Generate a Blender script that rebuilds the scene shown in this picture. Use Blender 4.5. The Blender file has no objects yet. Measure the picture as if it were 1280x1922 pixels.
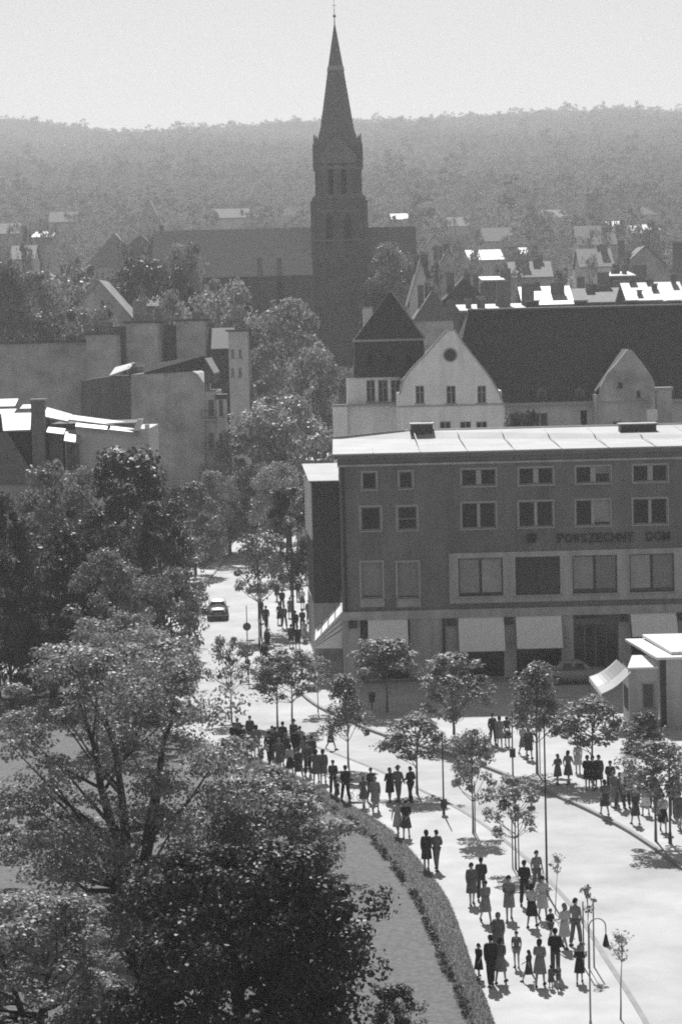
import bpy, math, random
import numpy as np
from mathutils import Vector, Matrix

# ------------------------------------------------------------------ camera, sky, sun, exposure
scene = bpy.context.scene
COL = scene.collection
FPX, CAM_H, ROLL = 4500.0, 22.5, math.radians(1.4)      # focal length in photo pixels (1280 wide), eye height
TH = math.atan(333.0 * math.cos(ROLL) / FPX)
_f = Vector((0, math.cos(TH), -math.sin(TH)))
_u = Vector((0, math.sin(TH), math.cos(TH)))
_r = Vector((1, 0, 0))
_rc = _r * math.cos(ROLL) - _u * math.sin(ROLL)
_uc = _r * math.sin(ROLL) + _u * math.cos(ROLL)
cam_d = bpy.data.cameras.new('camera')
cam = bpy.data.objects.new('camera', cam_d)
COL.objects.link(cam)
m = Matrix((_rc, _uc, -_f)).transposed().to_4x4()
m.translation = Vector((0, 0, CAM_H))
cam.matrix_world = m
cam_d.sensor_fit = 'HORIZONTAL'
cam_d.sensor_width = 36
cam_d.lens = 36 * FPX / 1280
cam_d.clip_start = 1
cam_d.clip_end = 12000
scene.camera = cam

SUN_EL, SUN_AZ = math.radians(45.5), math.radians(-3)    # sun stands beyond the town, a little to the left
world = bpy.data.worlds.new('World')
scene.world = world
world.use_nodes = True
nt = world.node_tree
sky = nt.nodes.new('ShaderNodeTexSky')
sky.sky_type = 'NISHITA'
sky.sun_disc = False
sky.sun_elevation = SUN_EL
sky.sun_rotation = SUN_AZ
sky.air_density = 1.3
sky.dust_density = 0.3
sky.ozone_density = 1.0
bw = nt.nodes.new('ShaderNodeRGBToBW')                  # black and white film
nt.links.new(sky.outputs[0], bw.inputs[0])
nt.links.new(bw.outputs[0], nt.nodes['Background'].inputs['Color'])
nt.nodes['Background'].inputs['Strength'].default_value = 0.047
sun_d = bpy.data.lights.new('sun', 'SUN')
sun_d.energy = 4.4
sun_d.angle = math.radians(0.6)
sun_d.color = (1, 1, 1)
sun = bpy.data.objects.new('sun', sun_d)
COL.objects.link(sun)
_sd = Vector((-math.sin(SUN_AZ) * math.cos(SUN_EL), -math.cos(SUN_AZ) * math.cos(SUN_EL), -math.sin(SUN_EL)))
sun.rotation_euler = _sd.to_track_quat('-Z', 'Y').to_euler()
sun.location = (-60, 300, 200)
vs = scene.view_settings
vs.view_transform = 'Standard'
vs.look = 'None'
vs.exposure = 0.74
vs.gamma = 1
vs.use_curve_mapping = False
scene.cycles.filter_width = 1.9
scene.cycles.use_denoising = False
scene.cycles.max_bounces = 6
scene.cycles.diffuse_bounces = 3
scene.cycles.transparent_max_bounces = 8
scene.cycles.volume_bounces = 1


def ray(px, py):
    dx, dy = px - 640.0, 961.0 - py
    x = dx * math.cos(ROLL) + dy * math.sin(ROLL)
    y = -dx * math.sin(ROLL) + dy * math.cos(ROLL)
    return _f * FPX + _r * x + _u * y


def at(px, py, D):
    """photo pixel -> world point at distance D (world Y)"""
    v = ray(px, py)
    return Vector((0, 0, CAM_H)) + v * (D / v.y)


def G(px, py, z=0.0):
    """photo pixel -> world point on the level z"""
    v = ray(px, py)
    return Vector((0, 0, CAM_H)) + v * ((z - CAM_H) / v.z)


def ppm(D):
    return FPX / D


def RR(x0, y0, x1, y1, D):
    c = at((x0 + x1) / 2, (y0 + y1) / 2, D)
    w, h = (x1 - x0) / ppm(D), (y1 - y0) / ppm(D)
    return (c.x - w / 2, c.x + w / 2, c.z - h / 2, c.z + h / 2)


# ------------------------------------------------------------------ materials (greys: the photograph is black and white)
MATS = {}


def mat(name, v, rough=0.85, var=0.25, scale=3.0, bump=0.0, bscale=40.0, metal=0.0, spec=0.3, stains=0.0, rand=0.0, coord='Object'):
    if name in MATS:
        return MATS[name]
    ma = bpy.data.materials.new(name)
    ma.use_nodes = True
    t = ma.node_tree
    b = t.nodes['Principled BSDF']
    b.inputs['Roughness'].default_value = rough
    b.inputs['Metallic'].default_value = metal
    b.inputs['Specular IOR Level'].default_value = spec
    tc = t.nodes.new('ShaderNodeTexCoord')
    nz = t.nodes.new('ShaderNodeTexNoise')
    nz.inputs['Scale'].default_value = scale
    nz.inputs['Detail'].default_value = 6
    nz.inputs['Roughness'].default_value = 0.62
    t.links.new(tc.outputs[coord], nz.inputs['Vector'])
    mr = t.nodes.new('ShaderNodeMapRange')
    mr.inputs['From Min'].default_value = 0.25
    mr.inputs['From Max'].default_value = 0.75
    mr.inputs['To Min'].default_value = v * (1 - var)
    mr.inputs['To Max'].default_value = v * (1 + var)
    t.links.new(nz.outputs['Fac'], mr.inputs['Value'])
    out = mr.outputs['Result']
    if stains:
        mp = t.nodes.new('ShaderNodeMapping')
        mp.inputs['Scale'].default_value = (1.1, 1.1, 0.12)
        t.links.new(tc.outputs[coord], mp.inputs['Vector'])
        n2 = t.nodes.new('ShaderNodeTexNoise')
        n2.inputs['Scale'].default_value = 1.6
        n2.inputs['Detail'].default_value = 5
        t.links.new(mp.outputs[0], n2.inputs['Vector'])
        m2 = t.nodes.new('ShaderNodeMapRange')
        m2.inputs['From Min'].default_value = 0.35
        m2.inputs['From Max'].default_value = 0.65
        m2.inputs['To Min'].default_value = 1 - stains
        m2.inputs['To Max'].default_value = 1
        t.links.new(n2.outputs['Fac'], m2.inputs['Value'])
        mm = t.nodes.new('ShaderNodeMath')
        mm.operation = 'MULTIPLY'
        t.links.new(out, mm.inputs[0])
        t.links.new(m2.outputs['Result'], mm.inputs[1])
        out = mm.outputs[0]
    if rand:
        oi = t.nodes.new('ShaderNodeObjectInfo')
        m3 = t.nodes.new('ShaderNodeMapRange')
        m3.inputs['To Min'].default_value = 1 - rand
        m3.inputs['To Max'].default_value = 1 + rand
        t.links.new(oi.outputs['Random'], m3.inputs['Value'])
        mm = t.nodes.new('ShaderNodeMath')
        mm.operation = 'MULTIPLY'
        t.links.new(out, mm.inputs[0])
        t.links.new(m3.outputs['Result'], mm.inputs[1])
        out = mm.outputs[0]
    t.links.new(out, b.inputs['Base Color'])
    if bump:
        nb = t.nodes.new('ShaderNodeTexNoise')
        nb.inputs['Scale'].default_value = bscale
        nb.inputs['Detail'].default_value = 4
        t.links.new(tc.outputs[coord], nb.inputs['Vector'])
        bp = t.nodes.new('ShaderNodeBump')
        bp.inputs['Strength'].default_value = bump
        bp.inputs['Distance'].default_value = 0.05
        t.links.new(nb.outputs['Fac'], bp.inputs['Height'])
        t.links.new(bp.outputs['Normal'], b.inputs['Normal'])
    MATS[name] = ma
    return ma


def leaf_mat(name, v, trans=0.28, rand=0.2, spec=.2):
    if name in MATS:
        return MATS[name]
    ma = bpy.data.materials.new(name)
    ma.use_nodes = True
    t = ma.node_tree
    t.nodes.remove(t.nodes['Principled BSDF'])
    out = t.nodes['Material Output']
    ge = t.nodes.new('ShaderNodeNewGeometry')
    mr = t.nodes.new('ShaderNodeMapRange')
    mr.inputs['To Min'].default_value = v * 0.75
    mr.inputs['To Max'].default_value = v * 1.25
    t.links.new(ge.outputs['Random Per Island'], mr.inputs['Value'])
    oi = t.nodes.new('ShaderNodeObjectInfo')
    m3 = t.nodes.new('ShaderNodeMapRange')
    m3.inputs['To Min'].default_value = 1 - rand
    m3.inputs['To Max'].default_value = 1 + rand
    t.links.new(oi.outputs['Random'], m3.inputs['Value'])
    mm = t.nodes.new('ShaderNodeMath')
    mm.operation = 'MULTIPLY'
    t.links.new(mr.outputs['Result'], mm.inputs[0])
    t.links.new(m3.outputs['Result'], mm.inputs[1])
    d = t.nodes.new('ShaderNodeBsdfPrincipled')
    d.inputs['Roughness'].default_value = 0.5
    d.inputs['Specular IOR Level'].default_value = spec
    tr = t.nodes.new('ShaderNodeBsdfTranslucent')
    t.links.new(mm.outputs[0], d.inputs['Base Color'])
    t.links.new(mm.outputs[0], tr.inputs['Color'])
    mx = t.nodes.new('ShaderNodeMixShader')
    mx.inputs[0].default_value = trans
    t.links.new(d.outputs[0], mx.inputs[1])
    t.links.new(tr.outputs[0], mx.inputs[2])
    t.links.new(mx.outputs[0], out.inputs['Surface'])
    MATS[name] = ma
    return ma


M_PLASTER_DARK = mat('grey_plaster', 0.185, var=0.26, scale=0.5, bump=0.25, bscale=9, stains=0.18)
M_PLASTER_MID = mat('stone_render', 0.46, var=0.14, scale=1.2, bump=0.2, bscale=12, stains=0.25)
M_PLASTER_WHITE = mat('white_plaster', 0.88, var=0.1, scale=0.8, bump=0.15, bscale=8, stains=0.15)
M_PLASTER_GREY = mat('weathered_plaster', 0.44, var=0.5, scale=0.4, bump=0.3, bscale=5, stains=0.12)
M_PLASTER_PALE = mat('pale_plaster', 0.58, var=0.22, scale=0.4, bump=0.2, bscale=6, stains=0.12)
M_BRICK = mat('dark_brick', 0.13, var=0.45, scale=0.9, bump=0.3, bscale=14, stains=0.2)
M_BRICK_MID = mat('old_brick', 0.22, var=0.3, scale=2.0, bump=0.3, bscale=14, stains=0.2)
M_TILE = mat('dark_roof_tile', 0.065, var=0.3, scale=1.5, bump=0.5, bscale=10, rough=0.8)
M_TILE_MID = mat('worn_roof_tile', 0.16, var=0.3, scale=1.5, bump=0.5, bscale=10, rough=0.8)
M_SLATE = mat('church_slate', 0.16, var=0.25, scale=1.2, bump=0.3, bscale=10, rough=0.8)
M_TIN = mat('painted_tin', 0.33, var=0.3, scale=0.45, rough=0.45, spec=0.5, stains=0.2)
M_FELT = mat('pale_roof_felt', 0.35, var=0.2, scale=0.35, rough=0.75, bump=0.1, bscale=3)
M_TRIM = mat('pale_trim', 0.36, var=0.1, scale=3)
M_WHITE = mat('white_paint', 0.72, var=0.07, scale=4)
M_FRAME = mat('window_frame', 0.38, var=0.1, scale=4)
M_GLASS = mat('window_glass', 0.012, rough=0.15, var=0.3, scale=0.8, spec=0.5, rand=0.5)
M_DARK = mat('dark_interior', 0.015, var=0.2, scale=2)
M_CURTAIN = mat('curtain_cloth', 0.3, var=0.18, scale=1.3, rand=0.25)
M_BLIND = mat('canvas_blind', 0.8, var=0.07, scale=2.5, rough=0.9)
M_METAL = mat('dark_metal', 0.04, rough=0.5, var=0.2)
M_PALEMETAL = mat('grey_metal', 0.3, rough=0.45, var=0.15)
M_LETTER = mat('sign_letter_black', 0.02, rough=0.6, var=0.2)
M_WOOD = mat('raw_stake_wood', 0.2, var=0.2, scale=8)
M_BARK = mat('bark', 0.05, var=0.4, scale=6, bump=0.5, bscale=18)
M_BARKPALE = mat('young_bark', 0.12, var=0.3, scale=6, bump=0.3, bscale=18)
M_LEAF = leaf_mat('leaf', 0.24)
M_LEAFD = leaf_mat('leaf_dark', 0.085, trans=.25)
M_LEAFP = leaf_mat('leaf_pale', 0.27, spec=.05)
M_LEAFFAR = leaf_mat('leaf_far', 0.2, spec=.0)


# ------------------------------------------------------------------ mesh helpers
class MB:
    def __init__(self):
        self.v, self.f = [], []

    def quad(self, *p):
        n = len(self.v)
        self.v += [tuple(q) for q in p]
        self.f.append(tuple(range(n, n + len(p))))
        return self

    def box(self, x0, x1, y0, y1, z0, z1):
        n = len(self.v)
        self.v += [(x, y, z) for z in (z0, z1) for y in (y0, y1) for x in (x0, x1)]
        for q in ((0, 2, 3, 1), (4, 5, 7, 6), (0, 1, 5, 4), (1, 3, 7, 5), (3, 2, 6, 7), (2, 0, 4, 6)):
            self.f.append(tuple(n + i for i in q))
        return self

    def frust(self, x0, x1, y0, y1, z0, X0, X1, Y0, Y1, z1):
        n = len(self.v)
        self.v += [(x0, y0, z0), (x1, y0, z0), (x0, y1, z0), (x1, y1, z0), (X0, Y0, z1), (X1, Y0, z1), (X0, Y1, z1), (X1, Y1, z1)]
        for q in ((0, 2, 3, 1), (4, 5, 7, 6), (0, 1, 5, 4), (1, 3, 7, 5), (3, 2, 6, 7), (2, 0, 4, 6)):
            self.f.append(tuple(n + i for i in q))
        return self

    def prism_y(self, poly, y0, y1):
        """poly of (x,z), counter clockwise seen from the camera side, extruded along y"""
        n, k = len(self.v), len(poly)
        self.v += [(x, y0, z) for x, z in poly] + [(x, y1, z) for x, z in poly]
        self.f.append(tuple(range(n, n + k)))
        self.f.append(tuple(range(n + 2 * k - 1, n + k - 1, -1)))
        for i in range(k):
            j = (i + 1) % k
            self.f.append((n + j, n + i, n + k + i, n + k + j))
        return self

    def prism_x(self, poly, x0, x1):
        """poly of (y,z) extruded along x"""
        n, k = len(self.v), len(poly)
        self.v += [(x0, y, z) for y, z in poly] + [(x1, y, z) for y, z in poly]
        self.f.append(tuple(range(n + k - 1, n - 1, -1)))
        self.f.append(tuple(range(n + k, n + 2 * k)))
        for i in range(k):
            j = (i + 1) % k
            self.f.append((n + i, n + j, n + k + j, n + k + i))
        return self

    def prism_z(self, poly, z0, z1):
        n, k = len(self.v), len(poly)
        self.v += [(p[0], p[1], z0) for p in poly] + [(p[0], p[1], z1) for p in poly]
        self.f.append(tuple(range(n + k - 1, n - 1, -1)))
        self.f.append(tuple(range(n + k, n + 2 * k)))
        for i in range(k):
            j = (i + 1) % k
            self.f.append((n + i, n + j, n + k + j, n + k + i))
        return self

    def loft(self, rings, cap=True):
        n, k = len(self.v), len(rings[0])
        for r in rings:
            self.v += [tuple(p) for p in r]
        for i in range(len(rings) - 1):
            for j in range(k):
                a, b = n + i * k + j, n + i * k + (j + 1) % k
                self.f.append((a, b, b + k, a + k))
        if cap:
            self.f.append(tuple(range(n + k - 1, n - 1, -1)))
            e = n + (len(rings) - 1) * k
            self.f.append(tuple(range(e, e + k)))
        return self

    def tube(self, pts, rad, seg=6):
        pts = [Vector(p) for p in pts]
        if not isinstance(rad, (list, tuple)):
            rad = [rad] * len(pts)
        rings = []
        for i, p in enumerate(pts):
            d = (pts[min(i + 1, len(pts) - 1)] - pts[max(i - 1, 0)])
            d = d.normalized() if d.length > 1e-6 else Vector((0, 0, 1))
            a = d.cross(Vector((0, 1, 0)) if abs(d.y) < 0.9 else Vector((1, 0, 0))).normalized()
            b = d.cross(a)
            rings.append([p + (a * math.cos(t) + b * math.sin(t)) * rad[i] for t in [2 * math.pi * q / seg for q in range(seg)]])
        return self.loft(rings)

    def cyl(self, c, r, z0, z1, seg=12, r2=None):
        r2 = r if r2 is None else r2
        return self.loft([[(c[0] + math.cos(t) * q, c[1] + math.sin(t) * q, z) for t in [2 * math.pi * k / seg for k in range(seg)]]
                          for q, z in ((r, z0), (r2, z1))])

    def slab(self, a, b, c, d, t):
        """thick quad: top corners a,b,c,d, thickness t downwards"""
        o = Vector((0, 0, -t))
        A = [Vector(p) for p in (a, b, c, d)]
        n = len(self.v)
        self.v += [tuple(p) for p in A] + [tuple(p + o) for p in A]
        for q in ((0, 1, 2, 3), (7, 6, 5, 4), (1, 0, 4, 5), (2, 1, 5, 6), (3, 2, 6, 7), (0, 3, 7, 4)):
            self.f.append(tuple(n + i for i in q))
        return self

    def mesh(self, name, ma, org=(0, 0, 0), smooth=False):
        me = bpy.data.meshes.new(name)
        o = Vector(org)
        me.from_pydata([(x - o.x, y - o.y, z - o.z) for x, y, z in self.v], [], self.f)
        me.update()
        if ma:
            me.materials.append(ma)
        if smooth:
            me.polygons.foreach_set('use_smooth', [True] * len(me.polygons))
        return me

    def build(self, name, ma, parent=None, org=None, smooth=False):
        if org is None:
            org = parent.get('_org', (0, 0, 0)) if parent else (0, 0, 0)
        return obj(name, self.mesh(name, ma, org, smooth), parent)


def obj(name, me, parent=None, loc=(0, 0, 0)):
    o = bpy.data.objects.new(name, me)
    COL.objects.link(o)
    o.location = loc
    if parent:
        o.parent = parent
        if '_org' in parent:
            o['_org'] = parent['_org']
    return o


def tag(o, label=None, cat=None, group=None, kind=None):
    if label:
        o['label'] = label
    if cat:
        o['category'] = cat
    if group:
        o['group'] = group
    if kind:
        o['kind'] = kind
    return o


def thing(name, loc, label, cat, group=None, rz=0.0):
    o = bpy.data.objects.new(name, None)
    COL.objects.link(o)
    o.location = loc
    o.rotation_euler = (0, 0, rz)
    o['_org'] = tuple(loc) if rz == 0 else (0, 0, 0)
    o.empty_display_size = 0.3
    return tag(o, label, cat, group)


def copy_tree(o, parent=None):
    c = o.copy()
    COL.objects.link(c)
    if parent:
        c.parent = parent
    for ch in o.children:
        copy_tree(ch, c)
    return c


def np_mesh(name, V, Fq, ma):
    """numpy verts (n,3) and quads (m,4) -> mesh"""
    me = bpy.data.meshes.new(name)
    me.vertices.add(len(V))
    me.vertices.foreach_set('co', np.asarray(V, dtype=np.float32).ravel())
    k = Fq.shape[1]
    me.loops.add(Fq.size)
    me.loops.foreach_set('vertex_index', Fq.astype(np.int32).ravel())
    me.polygons.add(len(Fq))
    me.polygons.foreach_set('loop_start', np.arange(0, Fq.size, k, dtype=np.int32))
    me.polygons.foreach_set('loop_total', np.full(len(Fq), k, dtype=np.int32))
    me.update()
    me.validate()
    me.materials.append(ma)
    return me


# ------------------------------------------------------------------ ground
RIDGE = [(-1300, 242), (-460, 250), (-370, 248), (-290, 239), (-196, 227), (-110, 233), (-30, 236), (35, 234), (120, 236), (208, 239), (312, 242), (370, 235), (490, 240), (1300, 244)]


def terrain(x, y):
    prof = [(-500, 0), (318, 0), (380, 5), (430, 9), (500, 15), (600, 29), (800, 47), (1000, 66), (1500, 118), (2000, 175), (2600, 245), (2800, 250), (4200, 160), (9000, 60)]
    z = np.interp(y, [p[0] for p in prof], [p[1] for p in prof])
    k = np.interp(x, [p[0] for p in RIDGE], [p[1] for p in RIDGE]) / 245.0
    w = np.clip((np.asarray(y) - 1200) / 1200, 0, 1)
    z = z * (1 + (k - 1) * w)
    z = z + w * 6 * np.sin(np.asarray(x) * 0.03 + np.asarray(y) * 0.006) * np.clip((2500 - np.asarray(y)) / 500, 0.25, 1)
    return z


def tz(x, y):
    return float(terrain(np.array([x]), np.array([y]))[0])


xs = np.concatenate([np.linspace(-3500, -600, 8), np.linspace(-560, 560, 61), np.linspace(600, 3500, 8)])
ys = np.concatenate([np.linspace(-400, 300, 8), np.linspace(318, 2850, 110), np.linspace(3000, 9000, 14)])
XX, YY = np.meshgrid(xs, ys)
V = np.stack([XX.ravel(), YY.ravel(), terrain(XX.ravel(), YY.ravel())], 1)
nx = len(xs)
Fq = np.array([(j * nx + i, j * nx + i + 1, (j + 1) * nx + i + 1, (j + 1) * nx + i) for j in range(len(ys) - 1) for i in range(nx - 1)])
M_GROUND = mat('earth_and_grass', 0.10, var=0.35, scale=0.25, bump=0.4, bscale=5)
M_ROAD = mat('dusty_pale_road', 0.37, var=0.3, scale=0.22, bump=0.15, bscale=10, rough=0.8)
M_PAVE = mat('pale_pavement', 0.43, var=0.18, scale=0.4, bump=0.15, bscale=9, rough=0.85)
M_KERB = mat('kerb_stone', 0.26, var=0.2, scale=2)  # toned down, the shade of the kerb face is in the colour
M_LAWN = mat('mown_grass', 0.14, var=0.4, scale=4.5, bump=0.9, bscale=24, rough=0.95)
g = obj('terrain', np_mesh('terrain', V, Fq, M_GROUND))
tag(g, 'open ground rising to wooded hills behind the town', kind='structure')


def smooth_line(pts, n=6):
    """Catmull-Rom through 2-D points"""
    P = [Vector((p[0], p[1])) for p in pts]
    P = [2 * P[0] - P[1]] + P + [2 * P[-1] - P[-2]]
    out = []
    for i in range(1, len(P) - 2):
        a, b, c, d = P[i - 1], P[i], P[i + 1], P[i + 2]
        for k in range(n):
            t = k / n
            out.append(0.5 * ((2 * b) + (c - a) * t + (2 * a - 5 * b + 4 * c - d) * t * t + (3 * b - a - 3 * c + d) * t ** 3))
    out.append(P[-2])
    return out


def gline(px, z=0.0, n=5):
    return smooth_line([G(x, y, z) for x, y in px], n)


def flat(name, poly, z, ma, parent=None, thick=0.0):
    import bmesh
    bm = bmesh.new()
    vs_ = [bm.verts.new((p[0], p[1], z)) for p in poly]
    f = bm.faces.new(vs_)
    if thick:
        r = bmesh.ops.extrude_face_region(bm, geom=[f])
        for e in r['geom']:
            if isinstance(e, bmesh.types.BMVert):
                e.co.z = z
        for v in vs_:
            v.co.z = z - thick
    bmesh.ops.triangulate(bm, faces=bm.faces[:])
    bmesh.ops.recalc_face_normals(bm, faces=bm.faces[:])
    me = bpy.data.meshes.new(name)
    bm.to_mesh(me)
    bm.free()
    if not thick and me.polygons and me.polygons[0].normal.z < 0:
        me.flip_normals()
    me.materials.append(ma)
    return obj(name, me, parent)


def ribbon(pts, off0, off1, z0, z1, mb):
    """strip along a 2-D polyline between two sideways offsets"""
    rings = []
    for i, p in enumerate(pts):
        d = (pts[min(i + 1, len(pts) - 1)] - pts[max(i - 1, 0)]).normalized()
        nrm = Vector((d.y, -d.x))
        a, b = p + nrm * off0, p + nrm * off1
        rings.append([(a.x, a.y, z0), (b.x, b.y, z0), (b.x, b.y, z1), (a.x, a.y, z1)])
    mb.loft(rings)


K1 = gline([(454, 950), (447, 988), (425, 1040), (397, 1082), (370, 1120), (350, 1165), (338, 1220), (334, 1280), (350, 1322), (400, 1350),
            (480, 1374), (560, 1396), (680, 1440), (780, 1485), (881, 1538), (981, 1615), (1071, 1710), (1135, 1810), (1203, 1919), (1262, 2040)])
VG = gline([(440, 950), (424, 988), (385, 1040), (340, 1090), (290, 1150), (262, 1205), (246, 1290), (268, 1350), (330, 1385),
            (430, 1418), (500, 1438), (560, 1464), (650, 1512), (730, 1562), (790, 1625), (840, 1695), (868, 1765), (890, 1830), (918, 1900), (960, 2040)])
K2 = gline([(1420, 1735), (1229, 1593), (1139, 1539), (1030, 1489), (870, 1426), (726, 1383), (650, 1352), (590, 1322), (548, 1280), (522, 1225),
            (500, 1160), (486, 1090), (478, 1030), (474, 985), (472, 950)])
road_poly = [p for p in K1] + [Vector((G(1700, 2040).x, G(1262, 2040).y)), Vector((26, G(1420, 1735).y))] + [p for p in K2]
road = flat('road', road_poly, 0.006, M_ROAD)
tag(road, 'pale sunlit road curving past the shops', kind='structure')
pv = flat('pavement', list(K1) + list(reversed(VG)), 0.125, M_PAVE, thick=0.12)
tag(pv, 'pale pavement between the hedge and the road', kind='structure')
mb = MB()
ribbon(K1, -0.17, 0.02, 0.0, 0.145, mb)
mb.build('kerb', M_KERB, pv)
pv2 = flat('pavement', list(K2) + [Vector((-7.3, 318)), Vector((30, 318)), Vector((32, G(1420, 1735).y))], 0.125, M_PAVE, thick=0.12)
tag(pv2, 'pale pavement in front of the large shop building', kind='structure')
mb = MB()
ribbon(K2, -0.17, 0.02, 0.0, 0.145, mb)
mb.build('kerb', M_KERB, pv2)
for K_, o0, o1 in ((K1, .02, .5), (K2, .02, .45)):
    mb = MB()
    ribbon(K_, o0, o1, .002, .011, mb)
    mb.build('gutter', mat('gutter_setts', .29, var=.25, scale=4, bump=.4, bscale=18), road)
# lawn inside the curve of the hedge
lawn_in = [p for p in VG if p.y < G(262, 1205).y]
lawn = flat('lawn', lawn_in + [Vector((-2, 60)), Vector((-40, 60)), Vector((-40, 150)), Vector((-24, 178))], 0.16, M_LAWN, thick=0.15)
tag(lawn, 'mown lawn sloping away inside the curved hedge', kind='structure')
pth = flat('path', [G(x, y) for x, y in ((-260, 1252), (60, 1246), (150, 1218), (262, 1198), (262, 1236), (150, 1258), (60, 1268), (-260, 1276))], 0.185, M_PAVE)
tag(pth, 'sunlit gravel path under the trees', kind='structure')

# ------------------------------------------------------------------ building helpers
def facade(mb, X0, X1, Z0, Z1, y, openings, depth=0.22):
    """front wall sheet with real openings and reveals"""
    xs_ = sorted({X0, X1} | {v for o in openings for v in o[:2]})
    zs_ = sorted({Z0, Z1} | {v for o in openings for v in o[2:4]})
    for i in range(len(xs_) - 1):
        for j in range(len(zs_) - 1):
            cx, cz = (xs_[i] + xs_[i + 1]) / 2, (zs_[j] + zs_[j + 1]) / 2
            if any(o[0] < cx < o[1] and o[2] < cz < o[3] for o in openings):
                continue
            mb.quad((xs_[i], y, zs_[j]), (xs_[i + 1], y, zs_[j]), (xs_[i + 1], y, zs_[j + 1]), (xs_[i], y, zs_[j + 1]))
    for a, b, c, d in openings:
        e = y + depth
        mb.quad((a, y, c), (a, y, d), (a, e, d), (a, e, c))
        mb.quad((b, y, d), (b, y, c), (b, e, c), (b, e, d))
        mb.quad((a, y, d), (b, y, d), (b, e, d), (a, e, d))
        mb.quad((b, y, c), (a, y, c), (a, e, c), (b, e, c))


def window(root, X0, X1, Z0, Z1, y, depth=0.22, n=2, bar=0.06, mull=0.1, cross=True, frame=None, glass=None, curtains=(), surround=0.07,
           transom=0.0, name='window', sill=True, curtain_len=1.0, proud=False):
    """window in an opening of the facade plane y (camera side is -y): frame, panes, sill, curtains behind single panes"""
    frame = frame or M_FRAME
    glass = glass or M_GLASS
    yf = y + depth - 0.07 if not proud else y - 0.035
    mb = MB()
    if surround:
        s = surround
        for a, b, c, d in ((X0 - s, X0, Z0, Z1), (X1, X1 + s, Z0, Z1), (X0 - s, X1 + s, Z1, Z1 + s)):
            mb.box(a, b, y - 0.03, y + 0.04, c, d)
    for a, b, c, d in ((X0, X0 + bar, Z0, Z1), (X1 - bar, X1, Z0, Z1), (X0 + bar, X1 - bar, Z1 - bar, Z1), (X0 + bar, X1 - bar, Z0, Z0 + bar)):
        mb.box(a, b, yf, yf + 0.05, c, d)
    W = (X1 - X0 - 2 * bar - (n - 1) * mull) / n
    for k in range(1, n):
        a = X0 + bar + k * W + (k - 1) * mull
        mb.box(a, a + mull, yf - 0.04, yf + 0.05, Z0 + bar, Z1 - bar)
    if transom:
        zt = Z0 + (Z1 - Z0) * transom
        mb.box(X0 + bar, X1 - bar, yf - 0.01, yf + 0.05, zt, zt + 0.05)
    w = mb.build(name, frame, root)
    for k in range(n):
        a = X0 + bar + k * (W + mull)
        MB().box(a, a + W, yf + 0.02, yf + 0.035, Z0 + bar, Z1 - bar).build('pane', glass, w)
        if k in curtains:
            MB().box(a + 0.01, a + W - 0.01, yf + 0.004, yf + 0.016, Z1 - bar - (Z1 - Z0 - 2 * bar) * curtain_len, Z1 - bar - 0.01).build('curtain', M_CURTAIN, w)
    if sill:
        MB().box(X0 - 0.1, X1 + 0.1, y - 0.1, y + depth - 0.08 if not proud else y - 0.002, Z0 - 0.09, Z0 - 0.004).build('sill', M_TRIM, w)
    return w


def gable_roof_x(x0, x1, y0, y1, ze, zr, oh=0.35, t=0.18, yr=None):
    """ridge along x; returns [front slope MB, back slope MB]"""
    yr = (y0 + y1) / 2 if yr is None else yr
    sf = (zr - ze) / (yr - y0)
    sb = (zr - ze) / (y1 - yr)
    a, b = MB(), MB()
    a.slab((x0 - oh, y0 - oh, ze - sf * oh + t), (x1 + oh, y0 - oh, ze - sf * oh + t), (x1 + oh, yr, zr + t), (x0 - oh, yr, zr + t), t)
    b.slab((x1 + oh, y1 + oh, ze - sb * oh + t), (x0 - oh, y1 + oh, ze - sb * oh + t), (x0 - oh, yr, zr + t), (x1 + oh, yr, zr + t), t)
    return a, b


def gable_roof_y(x0, x1, y0, y1, ze, zr, oh=0.3, t=0.18):
    xr = (x0 + x1) / 2
    s = (zr - ze) / (xr - x0)
    a, b = MB(), MB()
    a.slab((x0 - oh, y1 + oh, ze - s * oh + t), (x0 - oh, y0 - oh, ze - s * oh + t), (xr, y0 - oh, zr + t), (xr, y1 + oh, zr + t), t)
    b.slab((x1 + oh, y0 - oh, ze - s * oh + t), (x1 + oh, y1 + oh, ze - s * oh + t), (xr, y1 + oh, zr + t), (xr, y0 - oh, zr + t), t)
    return a, b


def chimney(root, x, y, z0, z1, w=0.7, d=0.6, ma=None, cap=None):
    mb = MB()
    mb.box(x - w / 2, x + w / 2, y - d / 2, y + d / 2, z0, z1)
    c = mb.build('chimney', ma or M_BRICK_MID, root)
    k = MB()
    k.box(x - w / 2 - 0.08, x + w / 2 + 0.08, y - d / 2 - 0.08, y + d / 2 + 0.08, z1 + 0.002, z1 + 0.16)
    k.build('cap', cap or M_TRIM, c)
    return c


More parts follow.
